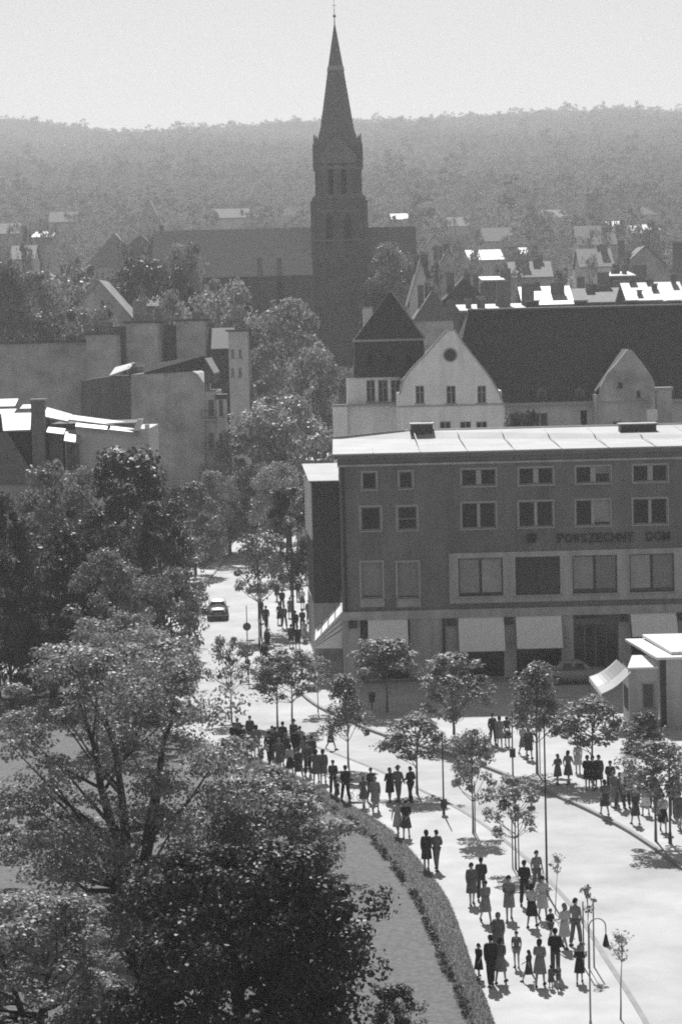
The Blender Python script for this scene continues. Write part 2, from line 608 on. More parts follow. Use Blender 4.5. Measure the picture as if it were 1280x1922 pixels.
def house(label, x0, x1, y0, y1, ze, zr, ridge='x', wall=None, roof=None, name='house', group=None, chimneys=(), wins=(), cat='house', windef=None, skylights=()):
    wall, roof = wall or M_PLASTER_GREY, roof or M_TILE_MID
    cx, cy = (x0 + x1) / 2, (y0 + y1) / 2
    z0 = min(tz(x, y) for x in (x0, x1) for y in (y0, y1)) - 0.3
    r = thing(name, (cx, cy, z0), label, cat, group)
    mb = MB()
    if ridge == 'flat':
        mb.box(x0, x1, y0, y1, z0, ze)
        mb.build('wall', wall, r)
        k = MB()
        k.slab((x0 - 0.3, y0 - 0.3, ze + 0.25), (x1 + 0.3, y0 - 0.3, ze + 0.25), (x1 + 0.3, y1 + 0.3, zr + 0.25), (x0 - 0.3, y1 + 0.3, zr + 0.25), 0.22)
        k.build('roof', roof, r)
    elif ridge == 'x':
        mb.prism_x([(y0, z0), (y1, z0), (y1, ze), ((y0 + y1) / 2, zr), (y0, ze)], x0, x1)
        mb.build('wall', wall, r)
        a, b = gable_roof_x(x0, x1, y0, y1, ze + 0.02, zr + 0.02)
        a.build('roof', roof, r)
        b.build('roof', roof, r)
    elif ridge == 'y':
        mb.prism_y([(x0, z0), (x1, z0), (x1, ze), ((x0 + x1) / 2, zr), (x0, ze)], y0, y1)
        mb.build('wall', wall, r)
        a, b = gable_roof_y(x0, x1, y0, y1, ze + 0.02, zr + 0.02)
        a.build('roof', roof, r)
        b.build('roof', roof, r)
    else:                                               # hip: pyramid or short ridge
        mb.box(x0, x1, y0, y1, z0, ze)
        mb.build('wall', wall, r)
        k = MB()
        hd = min(x1 - x0, y1 - y0) / 2
        k.frust(x0 - 0.3, x1 + 0.3, y0 - 0.3, y1 + 0.3, ze + 0.01, x0 + hd - 0.02, x1 - hd + 0.02, y0 + hd - 0.02, y1 - hd + 0.02, zr)
        k.build('roof', roof, r)
    for c in chimneys:
        chimney(r, *c)
    for wv in wins:
        window(r, *wv, y0, n=2, mull=0.07, bar=0.06, surround=0, proud=True, depth=0.05)
    for s in skylights:
        pass
    return r


FAR_SPOTS = []


def px_house(label, px0, px1, pye, pyr, D, depth, **k):
    """house whose front eave and ridge meet photo rows pye / pyr at distance D"""
    a, b = at(px0, (pye + pyr) / 2, D), at(px1, (pye + pyr) / 2, D)
    ze = at((px0 + px1) / 2, pye, D).z
    Dr = D + (depth / 2 if k.get('ridge', 'x') in ('x', 'hip') else (0 if k.get('ridge') == 'y' else depth))
    zr = at((px0 + px1) / 2, pyr, Dr).z
    if k.pop('level', False):
        zr = ze
    if D >= 390:
        FAR_SPOTS.append((a.x, b.x, D, ze))
    ch = [(at(c[0], c[1], D + depth * c[3]).x, D + depth * c[3], at(c[0], c[1], D + depth * c[3]).z - c[4], at(c[0], c[1], D + depth * c[3]).z, c[2] / ppm(D)) for c in k.pop('ch', ())]
    wi = [RR(*w, D) for w in k.pop('wi', ())]
    return house(label, a.x, b.x, D, D + depth, ze, zr, chimneys=ch, wins=wi, **k)


# ------------------------------------------------------------------ the department store
D0 = 153.0
S0 = ppm(D0)


def store():
    base = at(646, 1289, D0)
    XL = base.x
    XR = XL + 41
    eave = at(700, 853, D0).z
    zb = at(1000, 1140, D0).z            # floor between shop level and upper floors
    zb2 = zb - 0.55
    r = thing('department_store', (XL + 20, D0 + 6.5, 0), 'long dark grey department store with a white roof and shop blinds', 'department store')
    # openings
    top = RR(866, 880, 931, 912, D0)
    mid = RR(866, 943, 931, 992, D0)
    rib = RR(860, 1047, 944, 1119, D0)
    dx = 107.6 / S0
    ncol = 9
    ops_top = [(top[0] + k * dx, top[1] + k * dx, top[2], top[3]) for k in range(ncol)]
    ops_mid = [(mid[0] + k * dx, mid[1] + k * dx, mid[2], mid[3]) for k in range(ncol)]
    ops_rib = [(rib[0] + k * dx, rib[1] + k * dx, rib[2], rib[3]) for k in range(ncol)]
    lt = [RR(*q, D0) for q in ((680, 885, 706, 913), (749, 884, 774, 912))]
    lm = [RR(*q, D0) for q in ((677, 951, 715, 996), (746, 950, 783, 995))]
    lr = [RR(*q, D0) for q in ((678, 1055, 718, 1124), (746, 1055, 786, 1124))]
    lt = [(a, b, top[2] - 0.05, top[3] - 0.05) for a, b, _, _ in lt]
    zf0, zf1 = rib[2] - 0.45, rib[3] + 0.35
    xf = at(843, 1090, D0).x
    mb = MB()
    facade(mb, XL, XR, zb, eave, D0, ops_top + ops_mid + lt + lm + lr + [(xf, XR - 1.2, zf0, zf1)], 0.24)
    e = D0 + 13
    mb.quad((XL, e, zb2), (XL, D0, zb2), (XL, D0, eave), (XL, e, eave))
    mb.quad((XR, D0, 0), (XR, e, 0), (XR, e, eave), (XR, D0, eave))
    mb.quad((XR, e, 0), (XL, e, 0), (XL, e, eave), (XR, e, eave))
    mb.build('wall', M_PLASTER_DARK, r)
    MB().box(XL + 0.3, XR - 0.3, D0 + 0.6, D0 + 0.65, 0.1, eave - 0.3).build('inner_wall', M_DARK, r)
    # ribbon of large first floor windows in a pale frame
    mb = MB()
    facade(mb, xf, XR - 1.2, zf0, zf1, D0 - 0.14, ops_rib, 0.3)
    for a, b, c, d in ((xf, xf + 0.001, zf0, zf1),):
        mb.quad((xf, D0 + 0.02, zf0), (xf, D0 - 0.14, zf0), (xf, D0 - 0.14, zf1), (xf, D0 + 0.02, zf1))
        mb.quad((xf, D0 - 0.14, zf1), (XR - 1.2, D0 - 0.14, zf1), (XR - 1.2, D0 + 0.02, zf1), (xf, D0 + 0.02, zf1))
        mb.quad((XR - 1.2, D0 + 0.02, zf0), (xf, D0 + 0.02, zf0), (xf, D0 - 0.14, zf0), (XR - 1.2, D0 - 0.14, zf0))
        mb.quad((XR - 1.2, D0 - 0.14, zf0), (XR - 1.2, D0 + 0.02, zf0), (XR - 1.2, D0 + 0.02, zf1), (XR - 1.2, D0 - 0.14, zf1))
    mb.build('ribbon_frame', M_PLASTER_MID, r)
    cur_rib = {0: (0, 1), 2: (0, 1), 3: (0, 1), 5: (0, 1), 6: (1,), 8: (0,)}
    for k, o in enumerate(ops_rib):
        window(r, *o, D0 - 0.14, depth=0.3, n=2, bar=0.07, mull=0.14, frame=M_METAL if k not in (1,) else M_METAL, curtains=cur_rib.get(k, ()), surround=0, sill=True,
               transom=0.0, curtain_len=(0.94, 0, 0.9, 0.92, 0, 0.9, 0.6, 0, 0.9)[k])
    cur_mid = {2: (1,), 3: (), 5: (0,), 7: (1,)}
    for k, o in enumerate(ops_mid):
        window(r, *o, D0, depth=0.24, n=2, bar=0.07, mull=0.2, frame=M_FRAME, curtains=cur_mid.get(k, ()), surround=0.08, curtain_len=0.9, transom=0.0)
    for k, o in enumerate(ops_top):
        window(r, *o, D0, depth=0.24, n=2, bar=0.07, mull=0.34, frame=M_FRAME, curtains={2: (1,)}.get(k, ()), curtain_len=0.45, surround=0.08)
    for k, o in enumerate(lt):
        window(r, *o, D0, depth=0.24, n=1, bar=0.07, surround=0.1, frame=M_TRIM)
    for k, o in enumerate(lm):
        window(r, *o, D0, depth=0.24, n=1, bar=0.09, surround=0.1, frame=M_TRIM, curtains=(), transom=0.45 if k else 0.0)
    for k, o in enumerate(lr):
        window(r, *o, D0, depth=0.24, n=1, bar=0.08, surround=0.12, frame=M_TRIM, curtains=(0,), curtain_len=0.96)
        MB().box(o[0] - 0.1, o[1] + 0.1, D0 - 0.05, D0 + 0.05, o[2] - 0.55, o[2] - 0.1).build('spandrel', M_PLASTER_MID, r)
    # ground floor with shop openings
    shops = [RR(677, 1160, 770, 1275, D0)] + [RR(861 + 107.6 * k, 1157, 946 + 107.6 * k, 1275, D0) for k in range(ncol)]
    zs = at(760, 1160, D0).z
    shops = [(a, b, 0.3, zs) for a, b, _, _ in shops]
    mb = MB()
    facade(mb, XL - 0.02, XR, 0, zb2, D0 - 0.1, shops, 0.4)
    mb.quad((XL - 0.02, e, 0), (XL - 0.02, D0 - 0.1, 0), (XL - 0.02, D0 - 0.1, zb2), (XL - 0.02, e, zb2))
    mb.build('shopfront_wall', M_PLASTER_MID, r)
    MB().box(XL - 0.12, XR + 0.1, D0 - 0.24, e, zb2 + 0.002, zb - 0.002).build('string_course', M_PLASTER_MID, r)
    MB().box(XL - 0.06, XR + 0.1, D0 - 0.2, D0 - 0.104, -0.1, 0.26).build('plinth', M_PLASTER_DARK, r)
    blind_len = [1.9, 2.1, 2.0, 0, 1.4, 2.0, 2.1, 0, 2.0, 2.0]
    for k, (a, b, c, d) in enumerate(shops):
        yb = D0 + 0.2
        if k in (3, 7):                   # entrance doors
            dr = MB()
            dr.box(a + 0.02, b - 0.02, yb, yb + 0.06, d - 0.75, d - 0.35)
            for q in range(5):
                xx = a + 0.02 + (b - a - 0.12) * q / 4
                dr.box(xx, xx + 0.08, yb - 0.02, yb + 0.06, c - 0.2, d - 0.755)
            do = dr.build('door', M_PLASTER_DARK, r)
            MB().box(a + 0.03, b - 0.03, yb + 0.03, yb + 0.05, c - 0.2, d - 0.02).build('pane', M_GLASS, do)
            continue
        fm = MB()
        for q in (0, 1, 2):
            xx = a + 0.02 + (b - a - 0.12) * q / 2
            fm.box(xx, xx + 0.08, yb, yb + 0.06, c, d - 0.02)
        sw = fm.build('shop_window', M_METAL, r)
        MB().box(a + 0.03, b - 0.03, yb + 0.02, yb + 0.05, c + 0.02, d - 0.03).build('pane', M_GLASS, sw)
        L = blind_len[k]
        if L:                             # sloping canvas blind, slightly bowed
            x0, x1 = (a - 0.02, b + 0.02)
            if k == 0:
                x0 += 0.5
                x1 -= 0.15
            bl = MB()
            n = 6
            for q in range(n):
                t0, t1 = q / n, (q + 1) / n
                f0, f1 = 0.9 * t0 ** 0.85, 0.9 * t1 ** 0.85
                bl.quad((x0, D0 - 0.16 - f0, d - 0.05 - L * t0), (x0, D0 - 0.16 - f1, d - 0.05 - L * t1), (x1, D0 - 0.16 - f1, d - 0.05 - L * t1), (x1, D0 - 0.16 - f0, d - 0.05 - L * t0))
            ob = bl.build('blind', M_BLIND, r)
            sm = ob.modifiers.new('thickness', 'SOLIDIFY')
            sm.thickness = 0.02
            MB().tube([(x0 + 0.03, D0 - 0.08, d - 0.1 - L * 0.9), (x0 + 0.03, D0 - 0.98, d - 0.06 - L)], 0.018, 5).build('blind_arm', M_METAL, ob)
            MB().tube([(x1 - 0.03, D0 - 0.08, d - 0.1 - L * 0.9), (x1 - 0.03, D0 - 0.98, d - 0.06 - L)], 0.018, 5).build('blind_arm', M_METAL, ob)
        bx = MB()
        bx.box(a - 0.75, a - 0.2, D0 - 0.42, D0 - 0.105, d - 0.55, d - 0.1)
        bx.build('shop_lamp_box', M_METAL, r)
    # canopy on the street corner side, sloping out to the left
    ca, cb = at(641, 1150, D0 + 0.3), at(591, 1203, D0 + 0.3)
    ncan = 9
    can = MB()
    y0c, y1c = D0 + 0.4, D0 + 6.5
    cx0, cz0, cx1, cz1 = XL - 0.05, ca.z, cb.x, cb.z
    can.slab((cx1, y1c, cz1), (cx1, y0c, cz1), (cx0, y0c, cz0), (cx0, y1c, cz0), 0.03)
    can.prism_y([(cx0, cz0 - 0.04), (cx1, cz1 - 0.03), (cx1, cz1 - 0.5), (cx0, cz1 - 0.55)], y0c - 0.02, y0c + 0.01)
    can.box(cx1 - 0.01, cx1 + 0.012, y0c, y1c, cz1 - 0.5, cz1 - 0.031)
    c_o = can.build('awning', mat('striped_canvas', .72, var=.1), r)
    st = MB()
    for q in range(3):
        f0, f1 = 0.22 + q * 0.26, 0.27 + q * 0.26
        p = lambda f, yy: (cx0 + (cx1 - cx0) * f, yy, cz0 + (cz1 - cz0) * f + 0.006)
        st.quad(p(f1, y1c - .02), p(f1, y0c + .01), p(f0, y0c + .01), p(f0, y1c - .02))
    for q in range(3):
        o0, o1 = .3 + q * .38, .1 + q * .14
        st.quad((cx0, y0c - .026, cz0 - o0 - .09), (cx1, y0c - .026, cz1 - o1 - .05), (cx1, y0c - .026, cz1 - o1), (cx0, y0c - .026, cz0 - o0))
    st.build('stripe', M_PLASTER_DARK, c_o)
    side = MB()
    for q in range(2):
        side.box(XL - 0.09, XL - 0.03, D0 + 0.8 + q * 2.9, D0 + 3.2 + q * 2.9, 0.4, cz1 - 0.3)
    side.build('side_shop_window', M_GLASS, r)
    # cornice and roof
    MB().box(XL - 0.1, XR + 0.1, D0 - 0.12, e + 0.1, eave - 0.75, eave - 0.62).build('moulding', M_PLASTER_MID, r)
    MB().box(XL - 0.3, XR + 0.3, D0 - 0.35, e + 0.3, eave - 0.25, eave - 0.003).build('cornice', M_PLASTER_DARK, r)
    rb = at(900, 806, D0 + 13).z
    rf = MB()
    hipx = XL + 4.6
    zr_l = eave + 0.12
    A = [(XL - 0.38, D0 - 0.42, eave + 0.1), (XR + 0.38, D0 - 0.42, eave + 0.1), (XR + 0.38, e + 0.3, rb), (hipx, e + 0.3, rb), (XL - 0.38, e + 0.3, rb - 0.42)]
    rf.quad(*A)
    rf.quad(*[(x, y, z - 0.1 if i < 2 else eave) for i, (x, y, z) in reversed(list(enumerate(A)))])
    for i in range(5):
        j = (i + 1) % 5
        p, q = A[i], A[j]
        b0 = (p[0], p[1], eave)
        b1 = (q[0], q[1], eave)
        rf.quad(b0, b1, q, p)
    rf.build('roof', M_FELT, r)
    edge = MB()
    edge.tube([(hipx, e + 0.35, rb + 0.02), (XR + 0.3, e + 0.35, rb + 0.02)], 0.1, 5)
    edge.tube([(hipx, e + 0.35, rb + 0.02), (XL - 0.38, e + 0.35, rb - 0.36)], 0.1, 5)
    edge.build('roof_edge', M_PALEMETAL, r)
    # seams of the roof felt, chimneys and hatches on it
    sl = (rb - eave - 0.1) / (e + 0.3 - D0 + 0.42)
    for k in range(13):
        xx = XL + 2.2 + k * 3.0
        y1s = e + 0.2 if xx > hipx else D0 + 4
        MB().slab((xx, D0 - 0.35, eave + 0.13), (xx + 0.07, D0 - 0.35, eave + 0.13), (xx + 0.07, y1s, eave + 0.13 + sl * (y1s - D0 + 0.35)), (xx, y1s, eave + 0.13 + sl * (y1s - D0 + 0.35)), 0.03).build('seam', M_FELT, r)
    for (pa, pb, py0, py1, yy) in ((772, 812, 797, 808, 12.2), (1165, 1232, 797, 816, 9.0)):
        a, b, c, d = RR(pa, py0, pb, py1, D0 + yy)
        h = MB().box(a, b, D0 + yy, D0 + yy + 1.4, c - 0.3, d).build('roof_hatch', M_METAL, r)
        MB().box(a - 0.1, b + 0.1, D0 + yy - 0.1, D0 + yy + 1.5, d + 0.002, d + 0.1).build('lid', M_TIN, h)
    xdp = at(833, 1200, D0).x
    MB().tube([(xdp, D0 - 0.2, 0.2), (xdp, D0 - 0.2, zb2)], 0.09, 6).build('downpipe', M_METAL, r)
    MB().tube([(XL + 0.25, D0 - 0.09, zb + 0.01), (XL + 0.25, D0 - 0.09, eave - 0.76)], 0.07, 6).build('downpipe', M_METAL, r)
    # lettering and the round emblem
    zt = at(1150, 1017, D0).z
    hgt = 17.5 / S0

    def word(txt, pxa, pxb):
        a, b = at(pxa, 1008, D0).x, at(pxb, 1008, D0).x
        cell = (b - a) / len(txt)
        for i, ch in enumerate(txt):
            cu = bpy.data.curves.new('letter', 'FONT')
            cu.body = ch
            cu.size = 1.0
            cu.extrude = 0.04
            cu.offset = 0.012
            cu.resolution_u = 3
            to = bpy.data.objects.new('tmp', cu)
            COL.objects.link(to)
            dg = bpy.context.evaluated_depsgraph_get()
            me = bpy.data.meshes.new_from_object(to.evaluated_get(dg))
            bpy.data.objects.remove(to)
            co = np.array([v.co[:] for v in me.vertices])
            w0, w1, h0, h1 = co[:, 0].min(), co[:, 0].max(), co[:, 1].min(), co[:, 1].max()
            sx, sy = cell * 0.86 / (w1 - w0), hgt / (h1 - h0)
            vv = [((q[0] - w0) * sx, -q[2], (q[1] - h0) * sy) for q in co]
            for v, c_ in zip(me.vertices, vv):
                v.co = c_
            me.materials.clear()
            me.materials.append(M_LETTER)
            o = obj('letter', me, r)
            o.location = Vector((a + i * cell, D0 - 0.09, zt)) - Vector(r['_org'])
    word('POWSZECHNY', 1046, 1191)
    word('DOM', 1212, 1259)
    c = at(998, 1010, D0)
    em = MB()
    seg = 20
    ring = lambda rr, yy: [(c.x + math.cos(2 * math.pi * k / seg) * rr, yy, c.z + math.sin(2 * math.pi * k / seg) * rr) for k in range(seg)]
    em.loft([ring(0.30, D0 - 0.01), ring(0.30, D0 - 0.12), ring(0.24, D0 - 0.12), ring(0.22, D0 - 0.07)])
    eo = em.build('emblem', M_LETTER, r)
    for k in range(8):
        t = 2 * math.pi * k / 8
        MB().box(c.x + math.cos(t) * 0.33 - 0.045, c.x + math.cos(t) * 0.33 + 0.045, D0 - 0.1, D0 - 0.02, c.z + math.sin(t) * 0.33 - 0.045, c.z + math.sin(t) * 0.33 + 0.045).build('emblem_tooth', M_LETTER, eo)
    # lower wing beyond the street corner
    D1 = 166.0
    wx0, wx1 = at(587, 1000, D1).x, XL + 0.3
    wz = at(610, 905, D1).z
    zw = at(610, 1132, D1).z
    sk = 0.05
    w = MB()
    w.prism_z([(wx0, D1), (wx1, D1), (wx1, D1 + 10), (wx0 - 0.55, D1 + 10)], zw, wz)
    w.build('wing_wall', mat('dark_firewall', 0.085, var=0.2, scale=0.7, bump=0.2, bscale=8, stains=0.25), r)  # wing wall darker than the main facade
    w = MB()
    w.prism_z([(wx0 - 0.05, D1 - 0.05), (wx1 + .01, D1 - 0.05), (wx1 + .01, D1 + 10), (wx0 - 0.6, D1 + 10)], 0, zw - 0.003)
    w.build('wing_base', M_PLASTER_MID, r)
    w = MB()
    zz = wz + 0.02
    w.slab((wx0 - 0.2, D1 - 0.2, zz + 0.1), (wx1 - 0.35, D1 - 0.2, zz + 0.1), (wx1 - 0.35, D1 + 10.3, zz + 0.75), (wx0 - 0.8, D1 + 10.3, zz + 0.75), 0.09)
    w.build('wing_roof', M_FELT, r)
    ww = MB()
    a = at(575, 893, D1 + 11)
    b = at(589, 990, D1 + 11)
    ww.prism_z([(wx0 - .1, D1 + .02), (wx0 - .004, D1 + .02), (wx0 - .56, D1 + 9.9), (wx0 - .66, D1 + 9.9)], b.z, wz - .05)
    ww.build('sun_painted_side', M_WHITE, r)  # white slab on the street side, sunlight put into its colour
    return r


store()


# ------------------------------------------------------------------ white gabled house and long dark roof behind the store
def gabled_house():
    D = 205.0
    s = ppm(D)
    P = lambda x, y: ((at(x, y, D).x, at(x, y, D).z))
    r = thing('gabled_house', (at(850, 800, D).x, D + 7, 0), 'white plastered house with a tall curved gable and round window', 'house')
    out = [(752, 1000), (948, 1000), (947, 765), (936, 738), (921, 712), (905, 690), (885, 665), (866, 640), (853, 620), (842, 620), (830, 631), (800, 666), (770, 696), (757, 716), (751, 740)]
    poly = [P(*q) for q in out]
    poly[0] = (poly[0][0], 0.0)
    poly[1] = (poly[1][0], 0.0)
    MB().prism_y(poly, D, D + 0.45).build('gable_wall', M_PLASTER_WHITE, r)
    cop = MB()
    for a, b in zip(poly[2:], poly[3:]):
        v = Vector((b[0] - a[0], 0, b[1] - a[1])).normalized()
        nn = Vector((v.z, 0, -v.x)) * 0.12
        if nn.z < 0:
            nn = -nn
        A, B = Vector((a[0], 0, a[1])), Vector((b[0], 0, b[1]))
        q = [A - nn * .1, B - nn * .1, B + nn, A + nn]
        cop.prism_y([(p.x, p.z) for p in q], D - 0.06, D + 0.55)
    cop.build('coping', M_TRIM, r)
    for q in ((780, 724, 796, 757), (838, 724, 855, 757), (896, 724, 912, 756)):
        window(r, *RR(*q, D), D, n=2, bar=0.05, mull=0.08, surround=0, proud=True, depth=0.05, transom=0.6)
    for q in ((864, 791, 884, 830), (894, 791, 914, 830), (790, 791, 810, 830), (826, 791, 846, 830)):
        window(r, *RR(*q, D), D, n=2, bar=0.05, mull=0.08, surround=0, proud=True, depth=0.05, transom=0.6)
    c = at(845, 666, D)
    mb = MB()
    ring = lambda rr, yy: [(c.x + math.cos(2 * math.pi * k / 20) * rr, yy, c.z + math.sin(2 * math.pi * k / 20) * rr) for k in range(20)]
    mb.loft([ring(0.62, D - 0.005), ring(0.62, D - 0.06), ring(0.52, D - 0.06), ring(0.5, D - 0.02)], cap=False)
    ow = mb.build('round_window', M_TRIM, r)
    pm = MB()
    n0 = ring(0.51, D - 0.018)
    pm.quad(*n0)
    pm.build('pane', M_GLASS, ow)
    # gable roof running back from the gable
    rz = at(847, 626, D).z
    ez = at(847, 735, D).z
    g0, g1 = poly[0][0], poly[1][0]
    xm = (poly[8][0] + poly[9][0]) / 2
    a = MB()
    a.slab((g0 + .3, D + 14, ez + 1), (g0 + .3, D + .46, ez + 1), (xm, D + .46, rz), (xm, D + 14, rz), 0.2)
    a.slab((g1 - .3, D + .46, ez + .4), (g1 - .3, D + 14, ez + .4), (xm, D + 14, rz - .001), (xm, D + .46, rz - .001), 0.2)
    a.build('roof', M_TILE, r)
    MB().box(g0 + .02, g1 - .02, D + .452, D + 14, 0, ez).build('wall', M_PLASTER_WHITE, r)
    MB().box(g0 - .05, g1 + .05, D - 0.09, D - 0.003, at(850, 762, D).z, at(850, 759.5, D).z).build('string_course', M_TRIM, r)
    return r


gabled_house()


def corner_tower_house():
    D = 212.0
    r = thing('corner_house', (at(705, 800, D).x, D + 5, 0), 'pale corner house with a dark pyramid roof over a mansard', 'house')
    x0, x1 = at(651, 740, D).x, at(764, 740, D).x
    ze = at(700, 708, D).z
    wins = [RR(*q, D) for q in ((688, 713, 704, 754), (710, 713, 728, 754), (734, 713, 751, 754))]
    mb = MB()
    facade(mb, x0, x1, 0, ze, D, wins, 0.2)
    mb.quad((x0, D + 9, 0), (x0, D, 0), (x0, D, ze), (x0, D + 9, ze))
    mb.quad((x1, D, 0), (x1, D + 9, 0), (x1, D + 9, ze), (x1, D, ze))
    mb.build('wall', M_PLASTER_WHITE, r)
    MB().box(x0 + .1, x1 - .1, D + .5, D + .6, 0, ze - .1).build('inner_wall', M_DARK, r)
    for q in wins:
        window(r, *q, D, depth=0.2, n=2, bar=0.05, mull=0.08, surround=0, transom=0.62)
    zs = at(700, 757, D).z
    MB().box(x0 - 1.3, x1 - 0.1, D - 0.7, D - 0.003, zs - 0.22, zs).build('balcony_slab', M_TRIM, r)
    MB().box(x0 - 1.3, x0 - 0.003, D - 0.695, D + 6, 0, zs - 0.225).build('bay', M_PLASTER_WHITE, r)
    # steep mansard, gutter line, pyramid
    zm = at(735, 640, D).z
    m0, m1 = at(668, 690, D).x, at(796, 690, D).x
    mb = MB()
    mb.frust(m0 - .2, m1 + .2, D - .25, D + 8, ze + .004, m0, m1, D + .35, D + 7.4, zm)
    mb.build('mansard', M_TILE, r)
    for q in (694, 731, 768):
        a, b, c, d = RR(q - 4, 668, q + 4, 681, D)
        MB().box(a, b, D - 0.1, D + .5, c, d).build('dormer_slot', M_DARK, r)
    MB().box(m0 - .15, m1 + .1, D + .2, D + 7.5, zm + .002, zm + .2).build('gutter', M_TRIM, r)
    za = at(733, 545, D + 3.8).z
    mb = MB()
    xa = at(733, 545, D + 3.8).x
    n0 = [(m0 - .1, D + .25), (m1 + .05, D + .25), (m1 + .05, D + 7.45), (m0 - .1, D + 7.45)]
    ap = (xa, D + 3.85, za)
    mb.v = [(p[0], p[1], zm + .21) for p in n0] + [ap]
    mb.f = [(0, 1, 4), (1, 2, 4), (2, 3, 4), (3, 0, 4), (3, 2, 1, 0)]
    mb.build('pyramid_roof', M_TILE, r)
    for (p, q) in ((0, 0), (1, 0)):
        pass
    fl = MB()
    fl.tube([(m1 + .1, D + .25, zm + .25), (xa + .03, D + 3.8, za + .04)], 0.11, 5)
    fl.build('painted_hip_light', M_TIN, r)  # pale strip stands in for sunlight along the right slope edge
    fl = MB()
    fl.tube([ap, (xa, D + 3.85, za + 0.5)], [0.06, 0.02], 5)
    fl.build('finial', M_METAL, r)
    c = at(690, 590, D + 8.5)
    chimney(r, c.x, D + 8.5, c.z - 5, at(690, 578, D + 8.5).z, 0.9, 0.7, M_WHITE)
    return r


corner_tower_house()


def long_roof_block():
    D = 211.0
    r = thing('tenement', (at(1100, 800, D).x, D + 8, 0), 'wide tenement under a long dark tiled roof', 'tenement')
    x0, x1 = at(935, 780, D).x, at(1280, 780, D).x + 16
    ze = at(1030, 752, D).z
    Dr = D + 6.6
    zr = at(1080, 578, Dr).z
    xr0 = at(880, 590, Dr).x
    mb = MB()
    ops = [RR(*q, D) for q in ((958, 775, 985, 812), (1000, 775, 1028, 812), (1090, 770, 1102, 815))]
    facade(mb, x0, x1, 0, ze, D, ops, 0.5)
    mb.quad((x1, D, 0), (x1, D + 17, 0), (x1, D + 17, ze), (x1, D, ze))
    mb.build('wall', M_PLASTER_PALE, r)
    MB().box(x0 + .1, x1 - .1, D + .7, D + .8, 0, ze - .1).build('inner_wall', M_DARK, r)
    for q in ops[:2]:
        window(r, *q, D, depth=0.4, n=2, bar=0.06, mull=0.1, surround=0)
    rf = MB()
    t = .2
    xl = at(858, 640, D).x
    rf.slab((xl - 1.0, D - .5, ze - .1), (x1 + .3, D - .5, ze - .1), (x1 + .3, Dr, zr), (xr0, Dr, zr), t)
    rf.slab((x1 + .3, D + 17.5, ze - .1), (xl - 2, D + 17.5, ze - .1), (xr0, Dr, zr - .001), (x1 + .3, Dr, zr - .001), t)
    rf.build('roof', M_TILE, r)
    hip = MB()
    hip.quad((xl - 2, D + 17.5, ze - .3), (xl - 1.0, D - .5, ze - .3), (xr0, Dr, zr - .01))
    hip.build('hip_end', M_TILE, r)
    MB().box(x0 - .5, x1, D - .65, D - .49, ze - .36, ze - .1).build('gutter', M_TRIM, r)
    # kink line near the eave and small dormers
    for q in (1016, 1087):
        a, b, c, d = RR(q - 9, 728, q + 9, 748, D + .4)
        dm = MB()
        dm.prism_y([(a, c), (b, c), (b, d - .2), ((a + b) / 2, d + .15), (a, d - .2)], D - .15, D + 2)
        dd = dm.build('dormer', M_TILE_MID, r)
        MB().box(a + .15, b - .15, D - .17, D - .155, c + .1, d - .25).build('pane', M_GLASS, dd)
    rg = MB()
    rg.tube([(xr0 - .1, Dr, zr + .05), (x1 + .3, Dr, zr + .05)], .14, 6)
    rg.build('ridge_tiles', M_TILE_MID, r)
    # grey gable in front
    Dg = D - 3.0
    P = lambda x, y: (at(x, y, Dg).x, at(x, y, Dg).z)
    out = [(1122, 1000), (1228, 1000), (1229, 720), (1222, 704), (1205, 680), (1186, 657), (1178, 655), (1160, 678), (1140, 700), (1127, 725), (1122, 752)]
    poly = [P(*q) for q in out]
    poly[0] = (poly[0][0], 0)
    poly[1] = (poly[1][0], 0)
    MB().prism_y(poly, Dg, Dg + .4).build('gable_wall', M_PLASTER_GREY, r)
    xm = (poly[5][0] + poly[6][0]) / 2
    zg = poly[6][1]
    zg2 = poly[2][1]
    a = MB()
    a.slab((poly[0][0] + .1, Dg + 8, zg2 - .5), (poly[0][0] + .1, Dg + .41, zg2 - .5), (xm, Dg + .41, zg), (xm, Dg + 8, zg), .2)
    a.slab((poly[1][0] - .1, Dg + .41, zg2 - .5), (poly[1][0] - .1, Dg + 8, zg2 - .5), (xm, Dg + 8, zg - .001), (xm, Dg + .41, zg - .001), .2)
    a.build('gable_roof', M_TILE, r)
    MB().box(poly[0][0] + .02, poly[1][0] - .02, Dg + .41, D + .2, 0, zg2 - .8).build('gable_side', M_PLASTER_PALE, r)
    for q in ((1158, 716, 1170, 730), (1194, 732, 1203, 748), (1150, 790, 1166, 815), (1185, 790, 1201, 815)):
        window(r, *RR(*q, Dg), Dg, n=1, bar=.05, surround=0, proud=True, depth=.05)
    MB().box(poly[0][0] - .05, poly[1][0] + .1, Dg - .08, Dg - .003, at(1175, 756, Dg).z, at(1175, 753, Dg).z).build('string_course', M_TRIM, r)
    a, b, c, d = RR(1234, 732, 1262, 900, Dg - 2)
    ch = MB().box(a, b, Dg - 2, Dg - .5, 0, d).build('chimney', M_PLASTER_GREY, r)
    MB().box(a - .12, b + .12, Dg - 2.12, Dg - .4, d + .002, d + .25).build('cap', M_TRIM, ch)
    a, b, c, d = RR(1215, 768, 1234, 790, Dg - 2.2)
    MB().box(a, b, Dg - 2.2, Dg - 1.6, c, d).build('vent_box', M_WHITE, r)
    for px in (1000, 1090, 1185, 1265):
        q = at(px, 566, Dr + 1)
        chimney(r, q.x, Dr + 1.2, q.z - 3, q.z, 1.1, .8, M_BRICK)
    return r


long_roof_block()


